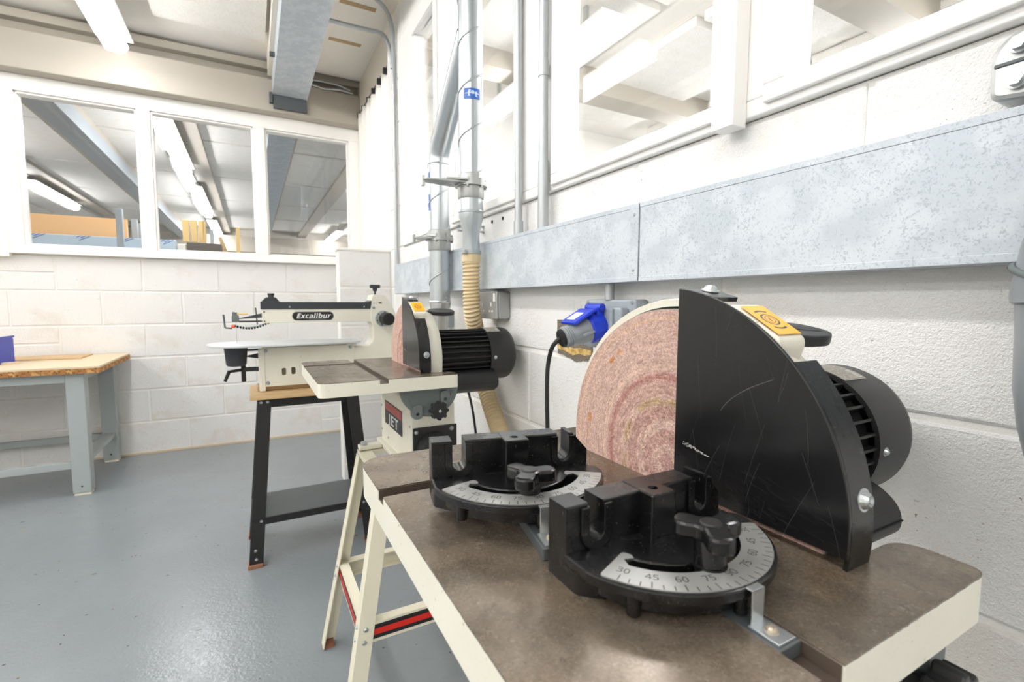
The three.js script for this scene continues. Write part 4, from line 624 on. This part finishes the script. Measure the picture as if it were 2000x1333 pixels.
// ================================================================ TRUNKING, DUCTS, CONDUITS, SOCKETS on the right wall
{
  const t = thing('cable_trunking', 'long galvanised cable trunking running along the right wall', 'trunking', [-0.03, 1.102, 3.2]);
  const d = 0.055, y0 = 1.103, y1 = 1.2565;
  const sect = (a, b) => { const s = add(t, 'trunk_section', [box(-d, -0.0005, y0, y1, a, b, 0.002)], M.galv); add(s, 'lid', box(-d - 0.0016, -d + 0.0004, y0 + 0.004, y1 - 0.004, a + 0.0005, b - 0.0005, 0.0006), M.galv); add(s, 'lid_lip', [box(-d - 0.0026, -d, y0 - 0.0005, y0 + 0.009, a, b, 0.001), box(-d - 0.0026, -d, y1 - 0.009, y1 + 0.0005, a, b, 0.001)], M.galv); return s; };
  sect(1.50, 3.352); sect(3.354, 4.95);
  add(t, 'joint_sleeve', box(-d - 0.0036, -d, y0 + 0.001, y1 - 0.001, 3.325, 3.352, 0.0006), M.galv);
  add(t, 'end_cap', box(-d - 0.002, -0.0005, y0 - 0.001, y1 + 0.001, 1.496, 1.501, 0.0005), M.zincDull);
  for (const y of [1.235, 1.125]) add(t, 'lid_screw', screw([-d - 0.003, y, 3.34], [-1, 0, 0], 0.0035), M.zinc);
  const c = thing('ceiling_trunking', 'galvanised ceiling trunking running towards the back wall', 'trunking', [-0.44, 2.53, 3.4]);
  add(c, 'trunk_body', box(-0.555, -0.325, 2.53, 2.655, 0.14, 6.7, 0.003), M.galv);
  add(c, 'end_bracket', [box(-0.55, -0.33, 2.44, 2.535, 0.132, 0.16, 0.002), box(-0.575, -0.555, 2.47, 2.54, 0.132, 0.165)], M.ironGrey);
  add(c, 'side_clip', box(-0.585, -0.555, 2.58, 2.60, 0.62, 0.65), M.ironGrey);
  solo('storeroom_trunking', 'galvanised trunking on the storeroom ceiling behind the right pane', 'trunking', box(-0.56, -0.34, 2.5, 2.63, -9.4, -0.14, 0.003), M.galv, [-0.45, 2.5, -4.8]);
  solo('storeroom_trunking', 'blue-grey trunking on the storeroom ceiling behind the left pane', 'trunking', box(-2.13, -1.95, 2.5, 2.63, -9.4, -0.14, 0.003), M.steelPaint, [-2.04, 2.5, -4.8]);
  solo('blue_film_strip', 'pale blue protective film strip on the storeroom trunking', 'film', box(-0.339, -0.337, 2.515, 2.6, -6.5, -3.4), std(0x9ebfe6, 0.35), [-0.338, 2.515, -5]);
}
// ---- spiral dust ducts
function spiral(x, z, r, y0, y1, pitch, ph = 0) { const p = [], n = Math.ceil((y1 - y0) / pitch * 24); for (let i = 0; i <= n; i++) { const y = y0 + (y1 - y0) * i / n, a = -(y - y0) / pitch * Math.PI * 2 + ph; p.push([x + r * Math.cos(a), y, z + r * Math.sin(a)]); } return new THREE.TubeGeometry(new THREE.CatmullRomCurve3(p.map((q) => V(...q))), n * 2, 0.003, 6); }
const DX = -0.102, DZ1 = 2.628, DZ2 = 2.328, DR = 0.0385;
{
  const d = thing('spiral_duct', 'tall galvanised spiral duct with blue sticker, nearer the camera', 'duct', [DX, 1.44, DZ1], 'spiral ducts');
  const b = add(d, 'duct_pipe', rod([DX, 1.44, DZ1], [DX, 2.74, DZ1], DR, DR, 48, true), M.duct); b.material = M.duct.clone(); b.material.side = THREE.DoubleSide;
  add(b, 'spiral_seam', spiral(DX, DZ1, DR, 1.445, 2.735, 0.145, 2.4), M.zincDull);
  const st = canvasTex(256, 128, (g, w, h) => { g.fillStyle = '#2d63b8'; g.fillRect(0, 0, w, h); g.fillStyle = '#e8eef6'; g.font = 'bold 96px serif'; g.textAlign = 'center'; g.textBaseline = 'middle'; g.fillText('f', 78, 62); g.fillText('t', 190, 66); g.fillRect(20, 58, 216, 8); g.fillStyle = '#c7d6ec'; g.beginPath(); g.ellipse(134, 50, 30, 22, 0, 0, 7); g.fill(); });
  { const g = new THREE.CylinderGeometry(DR + 0.0012, DR + 0.0012, 0.032, 20, 1, true, -0.95, 1.35); g.translate(DX, 1.705, DZ1); add(d, 'blue_sticker', g, std(0xffffff, 0.35, 0, { map: st, side: THREE.DoubleSide }), { uv: true, label: 'blue printed sticker' }); }
  add(d, 'wall_strap', [box(-0.1, -0.001, 1.325, 1.33, DZ1 - 0.13, DZ1 - 0.115), box(-0.1, -0.001, 1.306, 1.311, DZ1 - 0.13, DZ1 - 0.115)], M.zincDull);

  const e = thing('spiral_duct', 'shorter spiral duct with angled elbow joining the tall duct', 'duct', [DX, 1.04, DZ2], 'spiral ducts');
  const eb = add(e, 'duct_pipe', [rod([DX, 1.30, DZ2], [DX, 1.575, DZ2], DR, DR, 48, true), rod([DX, 1.05, DZ2], [DX, 1.29, DZ2], DR, DR, 48, true)], b.material);
  add(eb, 'spiral_seam', [spiral(DX, DZ2, DR, 1.31, 1.57, 0.145, 2.0), spiral(DX, DZ2, DR, 1.055, 1.285, 0.145, 0.4)], M.zincDull);
  add(e, 'elbow', tube([[DX, 1.57, DZ2], [DX, 1.605, DZ2 + 0.004], [DX, 1.64, DZ2 + 0.025], [DX, 1.67, DZ2 + 0.055]], DR + 0.0005, 16, 36), b.material);
  add(e, 'branch_pipe', rod([DX, 1.655, DZ2 + 0.04], [DX, 1.905, DZ1 - 0.01], DR, DR, 48, true), b.material);
  for (const y of [1.572, 1.06]) add(e, 'pipe_bead', lathe([[DR, -0.004], [DR + 0.002, 0], [DR, 0.004]], [DX, y, DZ2], [0, 1, 0], 40), M.zinc);
  for (const [y, h] of [[1.525, 0.03], [1.43, 0.06]]) { const g = new THREE.CylinderGeometry(DR + 0.001, DR + 0.001, h, 12, 1, true, -1.9, 0.5); g.translate(DX, y, DZ2); add(e, 'blue_label', g, std(0x3f6fc4, 0.4, 0, { side: THREE.DoubleSide }), { label: 'blue label on the duct side' }); }
  add(e, 'outlet_cone', lathe([[DR, 0.06], [DR + 0.001, 0.05], [DR - 0.004, 0.02], [0.028, -0.055], [0.028, -0.1]], [DX, 1.0, DZ2], [0, 1, 0], 40), M.cast);
  add(e, 'pipe_rivet', screw([DX + 0.012, 1.075, DZ2 + DR], [0.3, 0, 1], 0.003), M.zincDull);
}
function gate(y, z, label, len) {
  const g = thing('blast_gate', label, 'blast gate', [DX, y, z], 'blast gates');
  add(g, 'collar', [lathe([[DR + 0.002, -0.045], [DR + 0.004, -0.04], [DR + 0.004, -0.008], [DR + 0.014, -0.007], [DR + 0.014, 0.007], [DR + 0.004, 0.008], [DR + 0.004, 0.03], [DR + 0.002, 0.032]], [DX, y, z], [0, 1, 0], 40)], M.cast);
  for (const a of [0.3, 1.2, 2.2, -0.6]) add(g, 'gate_bolt', [rod([DX + 0.047 * Math.cos(a), y - 0.013, z + 0.047 * Math.sin(a)], [DX + 0.047 * Math.cos(a), y + 0.016, z + 0.047 * Math.sin(a)], 0.0045, 0.0045, 8)], M.cast);
  const sl = add(g, 'slide_plate', [extrude('xz', rounded([[DX - len, z - 0.022], [DX - 0.04, z - 0.04], [DX + 0.03, z - 0.04], [DX + 0.03, z + 0.04], [DX - 0.04, z + 0.04], [DX - len, z + 0.022]], [0.008, 0.01, 0, 0, 0.01, 0.008]), y - 0.003, y + 0.003, { bevel: 0.0006 })], M.cast);
  add(sl, 'guide_frame', extrude('xz', rounded([[DX - len * 0.62, z - 0.03], [DX - 0.03, z - 0.052], [DX - 0.03, z + 0.052], [DX - len * 0.62, z + 0.03]], 0.006), y + 0.003, y + 0.0095, { bevel: 0.001 }), M.cast);
  add(sl, 'pull_tab', [box(DX - len - 0.004, DX - len + 0.006, y - 0.02, y + 0.012, z - 0.008, z + 0.008, 0.002)], M.cast);
  return g;
}
gate(1.435, DZ1, 'cast metal blast gate on the tall duct, slide pulled out left', 0.16);
gate(1.297, DZ2, 'cast metal blast gate lower down on the shorter duct', 0.10);
{
  const r = thing('duct_reducer', 'silver duct reducer between the upper blast gate and beige hose', 'reducer', [DX, 1.21, DZ1]);
  add(r, 'reducer_cone', lathe([[0.0275, 0.0], [0.0275, 0.075], [0.029, 0.08], [0.0385, 0.118], [0.0395, 0.135], [0.0415, 0.137], [0.0415, 0.141], [0.0395, 0.143], [0.0385, 0.185]], [DX, 1.21, DZ1], [0, 1, 0], 40), M.duct);
  add(r, 'hose_clamp', [lathe([[0.031, 0], [0.032, 0.001], [0.032, 0.011], [0.031, 0.012]], [DX, 1.215, DZ1], [0, 1, 0], 36), box(DX - 0.036, DX - 0.028, 1.216, 1.226, DZ1 + 0.008, DZ1 + 0.028)], M.zincDull);
  const path = new THREE.CatmullRomCurve3([[DX, 1.225, DZ1], [DX, 1.16, DZ1], [-0.1, 1.095, 2.622], [-0.093, 1.02, 2.615], [-0.066, 0.955, 2.585], [-0.05, 0.88, 2.572], [-0.045, 0.79, 2.60], [-0.045, 0.71, 2.66], [-0.05, 0.62, 2.76], [-0.06, 0.52, 2.9], [-0.09, 0.46, 3.1], [-0.12, 0.45, 3.3]].map((p) => V(...p)));
  const h = thing('flexible_hose', 'beige ribbed flexible dust hose hanging behind the far sander', 'hose', [DX, 0.46, DZ1]);
  const n = 1500, radial = 20, g = new THREE.TubeGeometry(path, n, 1, radial), fr = path.computeFrenetFrames(n), pos = g.attributes.position, L = path.getLength();
  for (let i = 0; i <= n; i++) { const c = path.getPointAt(i / n), N = fr.normals[i], B = fr.binormals[i]; for (let j = 0; j <= radial; j++) { const v = j / radial * Math.PI * 2, rr = 0.0248 + 0.0052 * (0.5 + 0.5 * Math.cos(i / n * L / 0.0118 * Math.PI * 2 + v)), s = Math.sin(v), q = -Math.cos(v); pos.setXYZ(i * (radial + 1) + j, c.x + rr * (q * N.x + s * B.x), c.y + rr * (q * N.y + s * B.y), c.z + rr * (q * N.z + s * B.z)); } }
  g.computeVertexNormals(); add(h, 'hose_wall', g, M.hose); add(h, 'hose_cuff', lathe([[0.029, -0.012], [0.0305, -0.01], [0.0305, 0.014], [0.029, 0.016]], [DX, 1.2, DZ1], [0, 1, 0], 30), M.hose);
}
// ---- duct drop at the right edge
{
  const x = -0.122, z = 3.971, d = thing('duct_drop', 'grey plastic duct drop at the right edge of the picture', 'duct', [x, 0.62, z]);
  add(d, 'drop_pipe', lathe([[0.024, 0.62 - 1.06], [0.026, -0.24], [0.04, -0.15], [0.0495, -0.11], [0.0545, -0.075], [0.0565, -0.02], [0.058, 0.0]], [x, 1.06, z], [0, 1, 0], 48), M.pvcGrey);
  add(d, 'drop_socket', lathe([[0.0575, 0.0], [0.061, 0.002], [0.0615, 0.008], [0.0605, 0.02], [0.057, 0.05], [0.051, 0.085], [0.043, 0.12], [0.04, 0.2]], [x, 1.06, z], [0, 1, 0], 48), M.pvcGrey);
  { const p = []; for (let i = 0; i <= 40; i++) { const a = i / 40 * Math.PI * 2; p.push([x + 0.0605 * Math.cos(a), 1.083 + 0.017 * Math.cos(a + 0.9), z + 0.0605 * Math.sin(a)]); } add(d, 'seal_ring', tube(p, 0.003, 80, 8, true), M.castGrey); }
  const c = thing('pipe_bracket', 'silver cast pipe bracket with two bolts above the trunking, upper right', 'bracket', [-0.02, 1.27, 3.9]);
  add(c, 'bracket_body', extrude('zy', rounded([[3.857, 1.272], [3.90, 1.266], [3.95, 1.275], [3.95, 1.352], [3.90, 1.345], [3.868, 1.335], [3.856, 1.32]], [0.01, 0.01, 0, 0, 0.01, 0.008, 0.01]), -0.045, -0.001, { bevel: 0.005 }), M.cast);
  add(c, 'bracket_groove', box(-0.0465, -0.04, 1.304, 1.308, 3.86, 3.9, 0.001), M.ironGrey);
  for (const y of [1.321, 1.286]) add(c, 'bracket_bolt', [rod([-0.05, y, 3.879], [-0.044, y, 3.879], 0.0085, 0.0085, 20), rod([-0.057, y, 3.879], [-0.05, y, 3.879], 0.0068, 0.0068, 6)], M.zinc);
  add(c, 'pipe_stub', rod([-0.09, 1.25, 3.962], [-0.09, 1.5, 3.962], 0.048, 0.048, 32), M.cast);
}
// ---- conduits
{
  const c1 = solo('conduit', 'steel conduit dropping down the wall to the trunking end', 'conduit', tube([[-0.34, 2.675, 1.394], [-0.2, 2.675, 1.394], [-0.11, 2.655, 1.394], [-0.05, 2.61, 1.394], [-0.02, 2.53, 1.394], [-0.016, 2.4, 1.394], [-0.016, 1.9, 1.394], [-0.016, 1.258, 1.394]], 0.0105, 90, 14), M.zincDull, [-0.016, 1.258, 1.394], 'wall conduits');
  solo('conduit', 'steel conduit crossing the ceiling from the ceiling trunking to the wall', 'conduit', tube([[-0.324, 2.585, 1.2], [-0.2, 2.585, 1.2], [-0.10, 2.58, 1.215], [-0.05, 2.545, 1.28], [-0.025, 2.45, 1.35], [-0.014, 2.33, 1.368]], 0.011, 60, 14), M.zincDull, [-0.2, 2.6, 1.0], 'wall conduits');
  solo('conduit', 'left one of two steel conduits rising between the side windows', 'conduit', [rod([-0.03, 1.2575, 2.815], [-0.03, 2.79, 2.80], 0.0115, 0.0115, 20), rod([-0.03, 1.2575, 2.815], [-0.03, 1.30, 2.815], 0.0145, 0.0145, 20)], M.zincDull, [-0.03, 1.2575, 2.815], 'wall conduits');
  solo('conduit', 'right one of two steel conduits rising between the side windows', 'conduit', [rod([-0.03, 1.2575, 2.952], [-0.03, 2.79, 2.94], 0.0125, 0.0125, 20), rod([-0.03, 1.2575, 2.952], [-0.03, 1.44, 2.951], 0.015, 0.0145, 20), rod([-0.03, 1.66, 2.9485], [-0.03, 1.70, 2.948], 0.0145, 0.0145, 20)], M.zincDull, [-0.03, 1.2575, 2.952], 'wall conduits');
  solo('cable_run', 'loose grey cables clipped under the ceiling beside the ceiling trunking', 'cable', [tube([[-0.33, 2.66, 0.15], [-0.2, 2.645, 0.14], [-0.1, 2.655, 0.15], [0.0, 2.65, 0.14]], 0.008, 30, 8), tube([[-0.33, 2.68, 0.16], [-0.22, 2.69, 0.15], [-0.1, 2.68, 0.16], [-0.02, 2.665, 0.15]], 0.007, 30, 8)], M.zincDull, [-0.15, 2.65, 0.15]);
}
// ---- curtain on its track
{
  const c = thing('curtain', 'white pleated curtain hanging in the corner above the nib wall', 'curtain', [0.07, 1.37, 0.62]);
  const nz = 240, pos = [], idx = []; for (let i = 0; i <= nz; i++) { const z = 0.08 + i / nz * 1.1, x = 0.062 + 0.022 * Math.sin(i * 0.55) + 0.008 * Math.sin(i * 0.19 + 1); for (const y of [1.25, 1.6, 2.0, 2.5]) pos.push(x + (y < 1.7 ? 0.006 * Math.sin(i * 0.3) : 0), y, z); }
  for (let i = 0; i < nz; i++) for (let k = 0; k < 3; k++) { const a = i * 4 + k; idx.push(a, a + 1, a + 5, a, a + 5, a + 4); }
  const g = new THREE.BufferGeometry(); g.setAttribute('position', new THREE.Float32BufferAttribute(pos, 3)); g.setIndex(idx); g.computeVertexNormals(); add(c, 'curtain_cloth', g, M.curtain);
  const tr = thing('curtain_track', 'dark curtain track with gliders under the pelmet', 'track', [0.06, 2.5, 0.62]);
  add(tr, 'rail', box(0.05, 0.07, 2.506, 2.52, 0.06, 1.185, 0.002), M.ironGrey);
  for (let i = 0; i < 7; i++) { const z = 0.15 + i * 0.165; add(tr, 'glider', [box(0.03, 0.06, 2.47, 2.508, z - 0.009, z + 0.009, 0.003)], M.charcoal); }
}
// ---- double socket below the trunking
{
  const s = thing('double_socket', 'grey metal-clad double socket below the trunking, by the hose', 'socket', [-0.03, 1.0, 2.62]);
  const z0 = 2.57, z1 = 2.71, y0 = 1.005, y1 = 1.095, d = 0.052;
  const b = add(s, 'back_box', box(-d + 0.008, -0.0005, y0, y1, z0, z1, 0.006), M.socketGrey);
  const f = add(s, 'face_plate', box(-d, -d + 0.009, y0, y1, z0, z1, 0.004), M.socketGrey);
  for (const z of [2.608, 2.672]) { for (const [dy, dz, h, w] of [[0.0, 0, 0.013, 0.006], [-0.022, -0.009, 0.006, 0.009], [-0.022, 0.009, 0.006, 0.009]]) add(f, 'pin_slot', box(-d - 0.0014, -d, 1.053 + dy - h / 2, 1.053 + dy + h / 2, z + dz - w / 2, z + dz + w / 2), M.white); }
  for (const z of [2.579, 2.7]) add(f, 'rocker_switch', box(-d - 0.004, -d, 1.062, 1.088, z - 0.0055, z + 0.0055, 0.0015), M.white);
  solo('switch_box', 'dark grey box on the wall behind the far sander motor', 'box', box(-0.06, -0.0005, 0.955, 1.02, 2.14, 2.215, 0.005), M.boxGrey, [-0.03, 0.955, 2.18]);
}
// ---- blue industrial socket with plug and lead
{
  const s = thing('isolator_socket', 'grey wall box with blue industrial socket under the trunking', 'socket', [-0.03, 0.96, 3.25]);
  const b = add(s, 'wall_box', [box(-0.036, -0.0005, 0.955, 1.067, 3.155, 3.325, 0.005), box(-0.058, -0.034, 0.96, 1.05, 3.175, 3.305, 0.006)], M.boxGrey);
  for (const [y, z] of [[1.06, 3.165], [1.06, 3.315]]) add(b, 'box_screw', screw([-0.036, y, z], [-1, 0, 0], 0.004), M.zincDull);
  add(s, 'box_entry', rod([-0.03, 1.066, 3.235], [-0.03, 1.1025, 3.235], 0.0105, 0.0105, 18), M.zincDull);
  const o = V(-0.058, 1.012, 3.245), dir = V(-0.95, -0.27, -0.12).normalize(), at = (k) => [o.x + dir.x * k, o.y + dir.y * k, o.z + dir.z * k];
  add(s, 'socket_flange', [box(-0.066, -0.056, 0.975, 1.048, 3.21, 3.285, 0.004)], M.boxGrey);
  const bl = add(s, 'blue_socket', [lathe([[0.0, -0.004], [0.031, -0.002], [0.0325, 0.003], [0.0325, 0.03], [0.029, 0.034], [0.0, 0.034]], at(0.006), dir.toArray(), 36)], M.blue);
  const fl = new THREE.BoxGeometry(0.046, 0.006, 0.058); fl.translate(-0.036, 0, 0); fl.rotateZ(0.72); fl.translate(-0.072, 1.046, 3.243);
  const fr = new RoundedBoxGeometry(0.062, 0.007, 0.056, 3, 0.003); fr.translate(-0.045, 0, 0); fr.rotateZ(0.5); fr.translate(-0.078, 1.052, 3.238);
  const lidp = add(s, 'flap_lid', [fr, rod([-0.076, 1.05, 3.215], [-0.076, 1.05, 3.268], 0.008, 0.008, 14), box(-0.085, -0.064, 1.03, 1.052, 3.222, 3.262, 0.004)], M.blue);
  { const t = canvasTex(128, 128, (g) => { g.fillStyle = '#eef0f2'; g.fillRect(0, 0, 128, 128); g.fillStyle = '#9aa'; for (let k = 0; k < 5; k++) g.fillRect(14, 18 + k * 20, 96 - (k % 3) * 18, 6); }); const p = new THREE.PlaneGeometry(0.03, 0.028); p.rotateX(-Math.PI / 2); p.rotateZ(0.5); const c = Math.cos(0.5), q = Math.sin(0.5); p.translate(-0.078 - 0.05 * c - 0.0038 * q, 1.052 - 0.05 * q + 0.0038 * c, 3.235); add(lidp, 'white_label', p, std(0xffffff, 0.5, 0, { map: t }), { uv: true }); }
  const pl = thing('industrial_plug', 'grey plug with black lead in the blue wall socket', 'plug', [at(0.05)[0], 0.7, 3.23]);
  const body = add(pl, 'plug_body', lathe([[0.0285, 0.0], [0.0285, 0.015], [0.026, 0.038], [0.0215, 0.05], [0.0215, 0.067], [0.0, 0.067]], at(0.034), dir.toArray(), 36), M.pvcGrey);
  for (let k = 0; k < 3; k++) add(body, 'grip_ring', lathe([[0.0215, -0.002], [0.0235, 0], [0.0215, 0.002]], at(0.034 + 0.052 + k * 0.005), dir.toArray(), 30), M.pvcGrey);
  add(body, 'plug_ear', (() => { const g = new RoundedBoxGeometry(0.04, 0.006, 0.006, 2, 0.002); g.rotateZ(0.3); const a = at(0.05); g.translate(a[0], a[1] - 0.002, a[2] + 0.029); return g; })(), M.pvcGrey);
  add(body, 'cable_gland', lathe([[0.0, 0.008], [0.012, 0.006], [0.0185, 0.004], [0.02, 0.0], [0.02, -0.004]], at(0.034 + 0.068), dir.toArray(), 30), M.rubber);
  const e = at(0.107); add(pl, 'power_lead', tube([e, [e[0] - 0.012, e[1] - 0.012, e[2] - 0.006], [-0.172, 0.93, 3.205], [-0.175, 0.88, 3.205], [-0.172, 0.76, 3.205], [-0.17, 0.6, 3.21], [-0.19, 0.35, 3.23], [-0.17, 0.05, 3.3], [-0.15, 0.012, 3.36], [-0.1, 0.008, 3.45]], 0.0048, 100, 12), M.rubber);
  solo('power_cable', 'thin black cable hanging behind the far sander motor', 'cable', tube([[-0.06, 0.80, 2.46], [-0.055, 0.75, 2.478], [-0.05, 0.68, 2.51], [-0.05, 0.6, 2.54], [-0.05, 0.4, 2.58], [-0.05, 0.1, 2.6], [-0.05, 0.008, 2.62]], 0.0045, 60, 10), M.rubber, [-0.05, 0.008, 2.6]);
  // its upper end enters the dark grey box
}
// ================================================================ THROUGH THE BACK WINDOW: storeroom racks
{
  const rack = thing('storage_rack', 'grey steel rack with uprights behind the back window', 'rack', [-2.2, 0, -1.9]);
  for (const x of [-1.775, -3.3]) for (const z of [-1.55, -2.2]) add(rack, 'upright', box(x - 0.025, x + 0.025, 0, 1.9, z - 0.025, z + 0.025, 0.003), M.steelPaint);
  for (const y of [0.5, 1.28]) add(rack, 'shelf', box(-3.32, -1.2, y, y + 0.03, -2.2, -1.5), M.steelPaint);
  solo('orange_board', 'glossy orange-tan board standing on the rack, left pane', 'board', box(-3.2, -1.80, 1.31, 1.868, -2.03, -2.0, 0.002), M.orangeBoard, [-2.5, 1.31, -2.0]);
  const film = canvasTex(1024, 256, (g, w, h) => { g.fillStyle = '#b9cede'; g.fillRect(0, 0, w, h); g.fillStyle = '#3c5aa6'; g.font = 'bold 30px sans-serif'; for (let y = 30; y < h + 60; y += 92) for (let x = -20 + (y % 184) * 0.6; x < w; x += 190) { g.save(); g.translate(x, y); g.rotate(-0.5); g.fillRect(0, 0, 80, 5); g.fillRect(12, 10, 74, 5); g.fillRect(0, 20, 60, 5); g.restore(); } });
  const pk = flat(box(-3.1, -1.385, 1.31, 1.667, -1.86, -1.8, 0.006)); { const p = pk.attributes.position, uv = new Float32Array(p.count * 2); for (let i = 0; i < p.count; i++) { uv[i * 2] = (p.getX(i) + 3.1) / 1.72; uv[i * 2 + 1] = (p.getY(i) - 1.3) / 0.4; } pk.setAttribute('uv', new THREE.BufferAttribute(uv, 2)); }
  solo('film_wrapped_sheets', 'pack of sheets in pale blue printed film, left pane', 'sheets', pk, std(0xffffff, 0.35, 0, { map: film }), [-2.2, 1.31, -1.83], null, { uv: true });
  solo('white_box', 'small white carton beside the blue film pack', 'carton', box(-1.37, -1.30, 1.31, 1.63, -1.9, -1.75, 0.003), M.white, [-1.33, 1.31, -1.82]);
  const dk = solo('dark_crate', 'dark brown crate holding upright pale boards, middle pane', 'crate', box(-1.30, -1.0, 1.31, 1.66, -2.15, -1.85, 0.004), M.darkBox, [-1.15, 1.31, -2.0]);
  [[-1.345, 0.06, 0], [-1.272, 0.055, 0.02], [-1.205, 0.05, -0.02], [-1.165, 0.026, 0]].forEach(([x, w, t], i) => { const g = new RoundedBoxGeometry(w, 0.225, 0.03, 1, 0.003); g.rotateZ(t); g.translate(x + w / 2, 1.79, -2.0); solo('pale_board', ['leftmost pale board standing on the dark crate', 'second pale board standing on the dark crate', 'third pale board standing on the dark crate', 'narrow rightmost pale board on the dark crate'][i], 'board', g, M.pine, [x + w / 2, 1.66, -2.0], 'pale boards on the dark crate'); });
  for (const [x, l, lb] of [[-1.12, 1.86, 'grey rack post beside the pale boards'], [-0.62, 1.85, 'grey rack post at the right of the middle pane'], [-1.78, 1.88, 'grey rack post at the right of the left pane']]) solo('rack_post', lb, 'post', box(x - 0.02, x + 0.02, 0, l + 0.03, -2.58, -2.54, 0.003), M.steelPaint, [x, 0, -2.56], 'rack posts in the storeroom');
  const sh = thing('storage_rack', 'low storeroom rack seen through the middle and right panes', 'rack', [-0.3, 0, -2.2]);
  add(sh, 'shelf', box(-1.0, 1.2, 1.4, 1.43, -2.5, -2.05), M.steelPaint); for (const x of [-0.98, 1.18]) add(sh, 'upright', box(x - 0.02, x + 0.02, 0, 1.43, -2.3, -2.26), M.steelPaint);
  { const g = box(-0.02, 0.02, 0, 0.36, -0.015, 0.015, 0.002); g.rotateZ(0.3); g.translate(-0.92, 1.43, -2.2); solo('timber_batten', 'leaning tan timber batten behind the middle pane', 'batten', g, M.ply, [-0.93, 1.43, -2.2]); }
  solo('timber_batten', 'upright tan timber batten behind the middle pane', 'batten', box(-0.87, -0.83, 1.43, 1.90, -2.32, -2.29, 0.002), M.pine, [-0.85, 1.43, -2.3]);
  solo('machine_hood', 'grey machine hood low in the right pane', 'hood', [box(-0.1, 0.7, 1.43, 1.56, -2.45, -2.1, 0.02), box(0.1, 0.5, 1.55, 1.6, -2.4, -2.15, 0.01)], M.castGrey, [0.3, 1.43, -2.3]);
  solo('clear_screen', 'upright clear plastic screen in the right pane', 'screen', box(-0.42, -0.08, 1.43, 1.70, -2.26, -2.255), M.glass, [-0.25, 1.43, -2.26]);
}
// ================================================================ BEYOND THE SIDE WINDOWS
{
  for (const [z, lb] of [[4.55, 'left white vertical pipe beyond the upper right window'], [4.72, 'right white vertical pipe beyond the upper right window']]) solo('white_pipe', lb, 'pipe', rod([1.1, 0, z], [1.1, 2.6, z], 0.022, 0.022, 20), M.white, [1.1, 0, z], 'white pipes beyond the window');
  const cb = thing('grey_cupboard', 'tall grey cupboard in the room beyond the side windows', 'cupboard', [3.9, 0, 1.4]);
  add(cb, 'carcass', box(3.7, 4.19, 0, 2.0, 0.2, 2.6, 0.004), M.boxGrey); for (let k = 0; k < 3; k++) { const d = add(cb, 'door', box(3.685, 3.7, 0.05, 1.97, 0.22 + k * 0.79, 0.99 + k * 0.79, 0.003), M.boxGrey); add(d, 'handle', box(3.67, 3.685, 1.0, 1.12, 0.93 + k * 0.79, 0.95 + k * 0.79, 0.003), M.zinc); }
}
renderer.render(scene, camera);
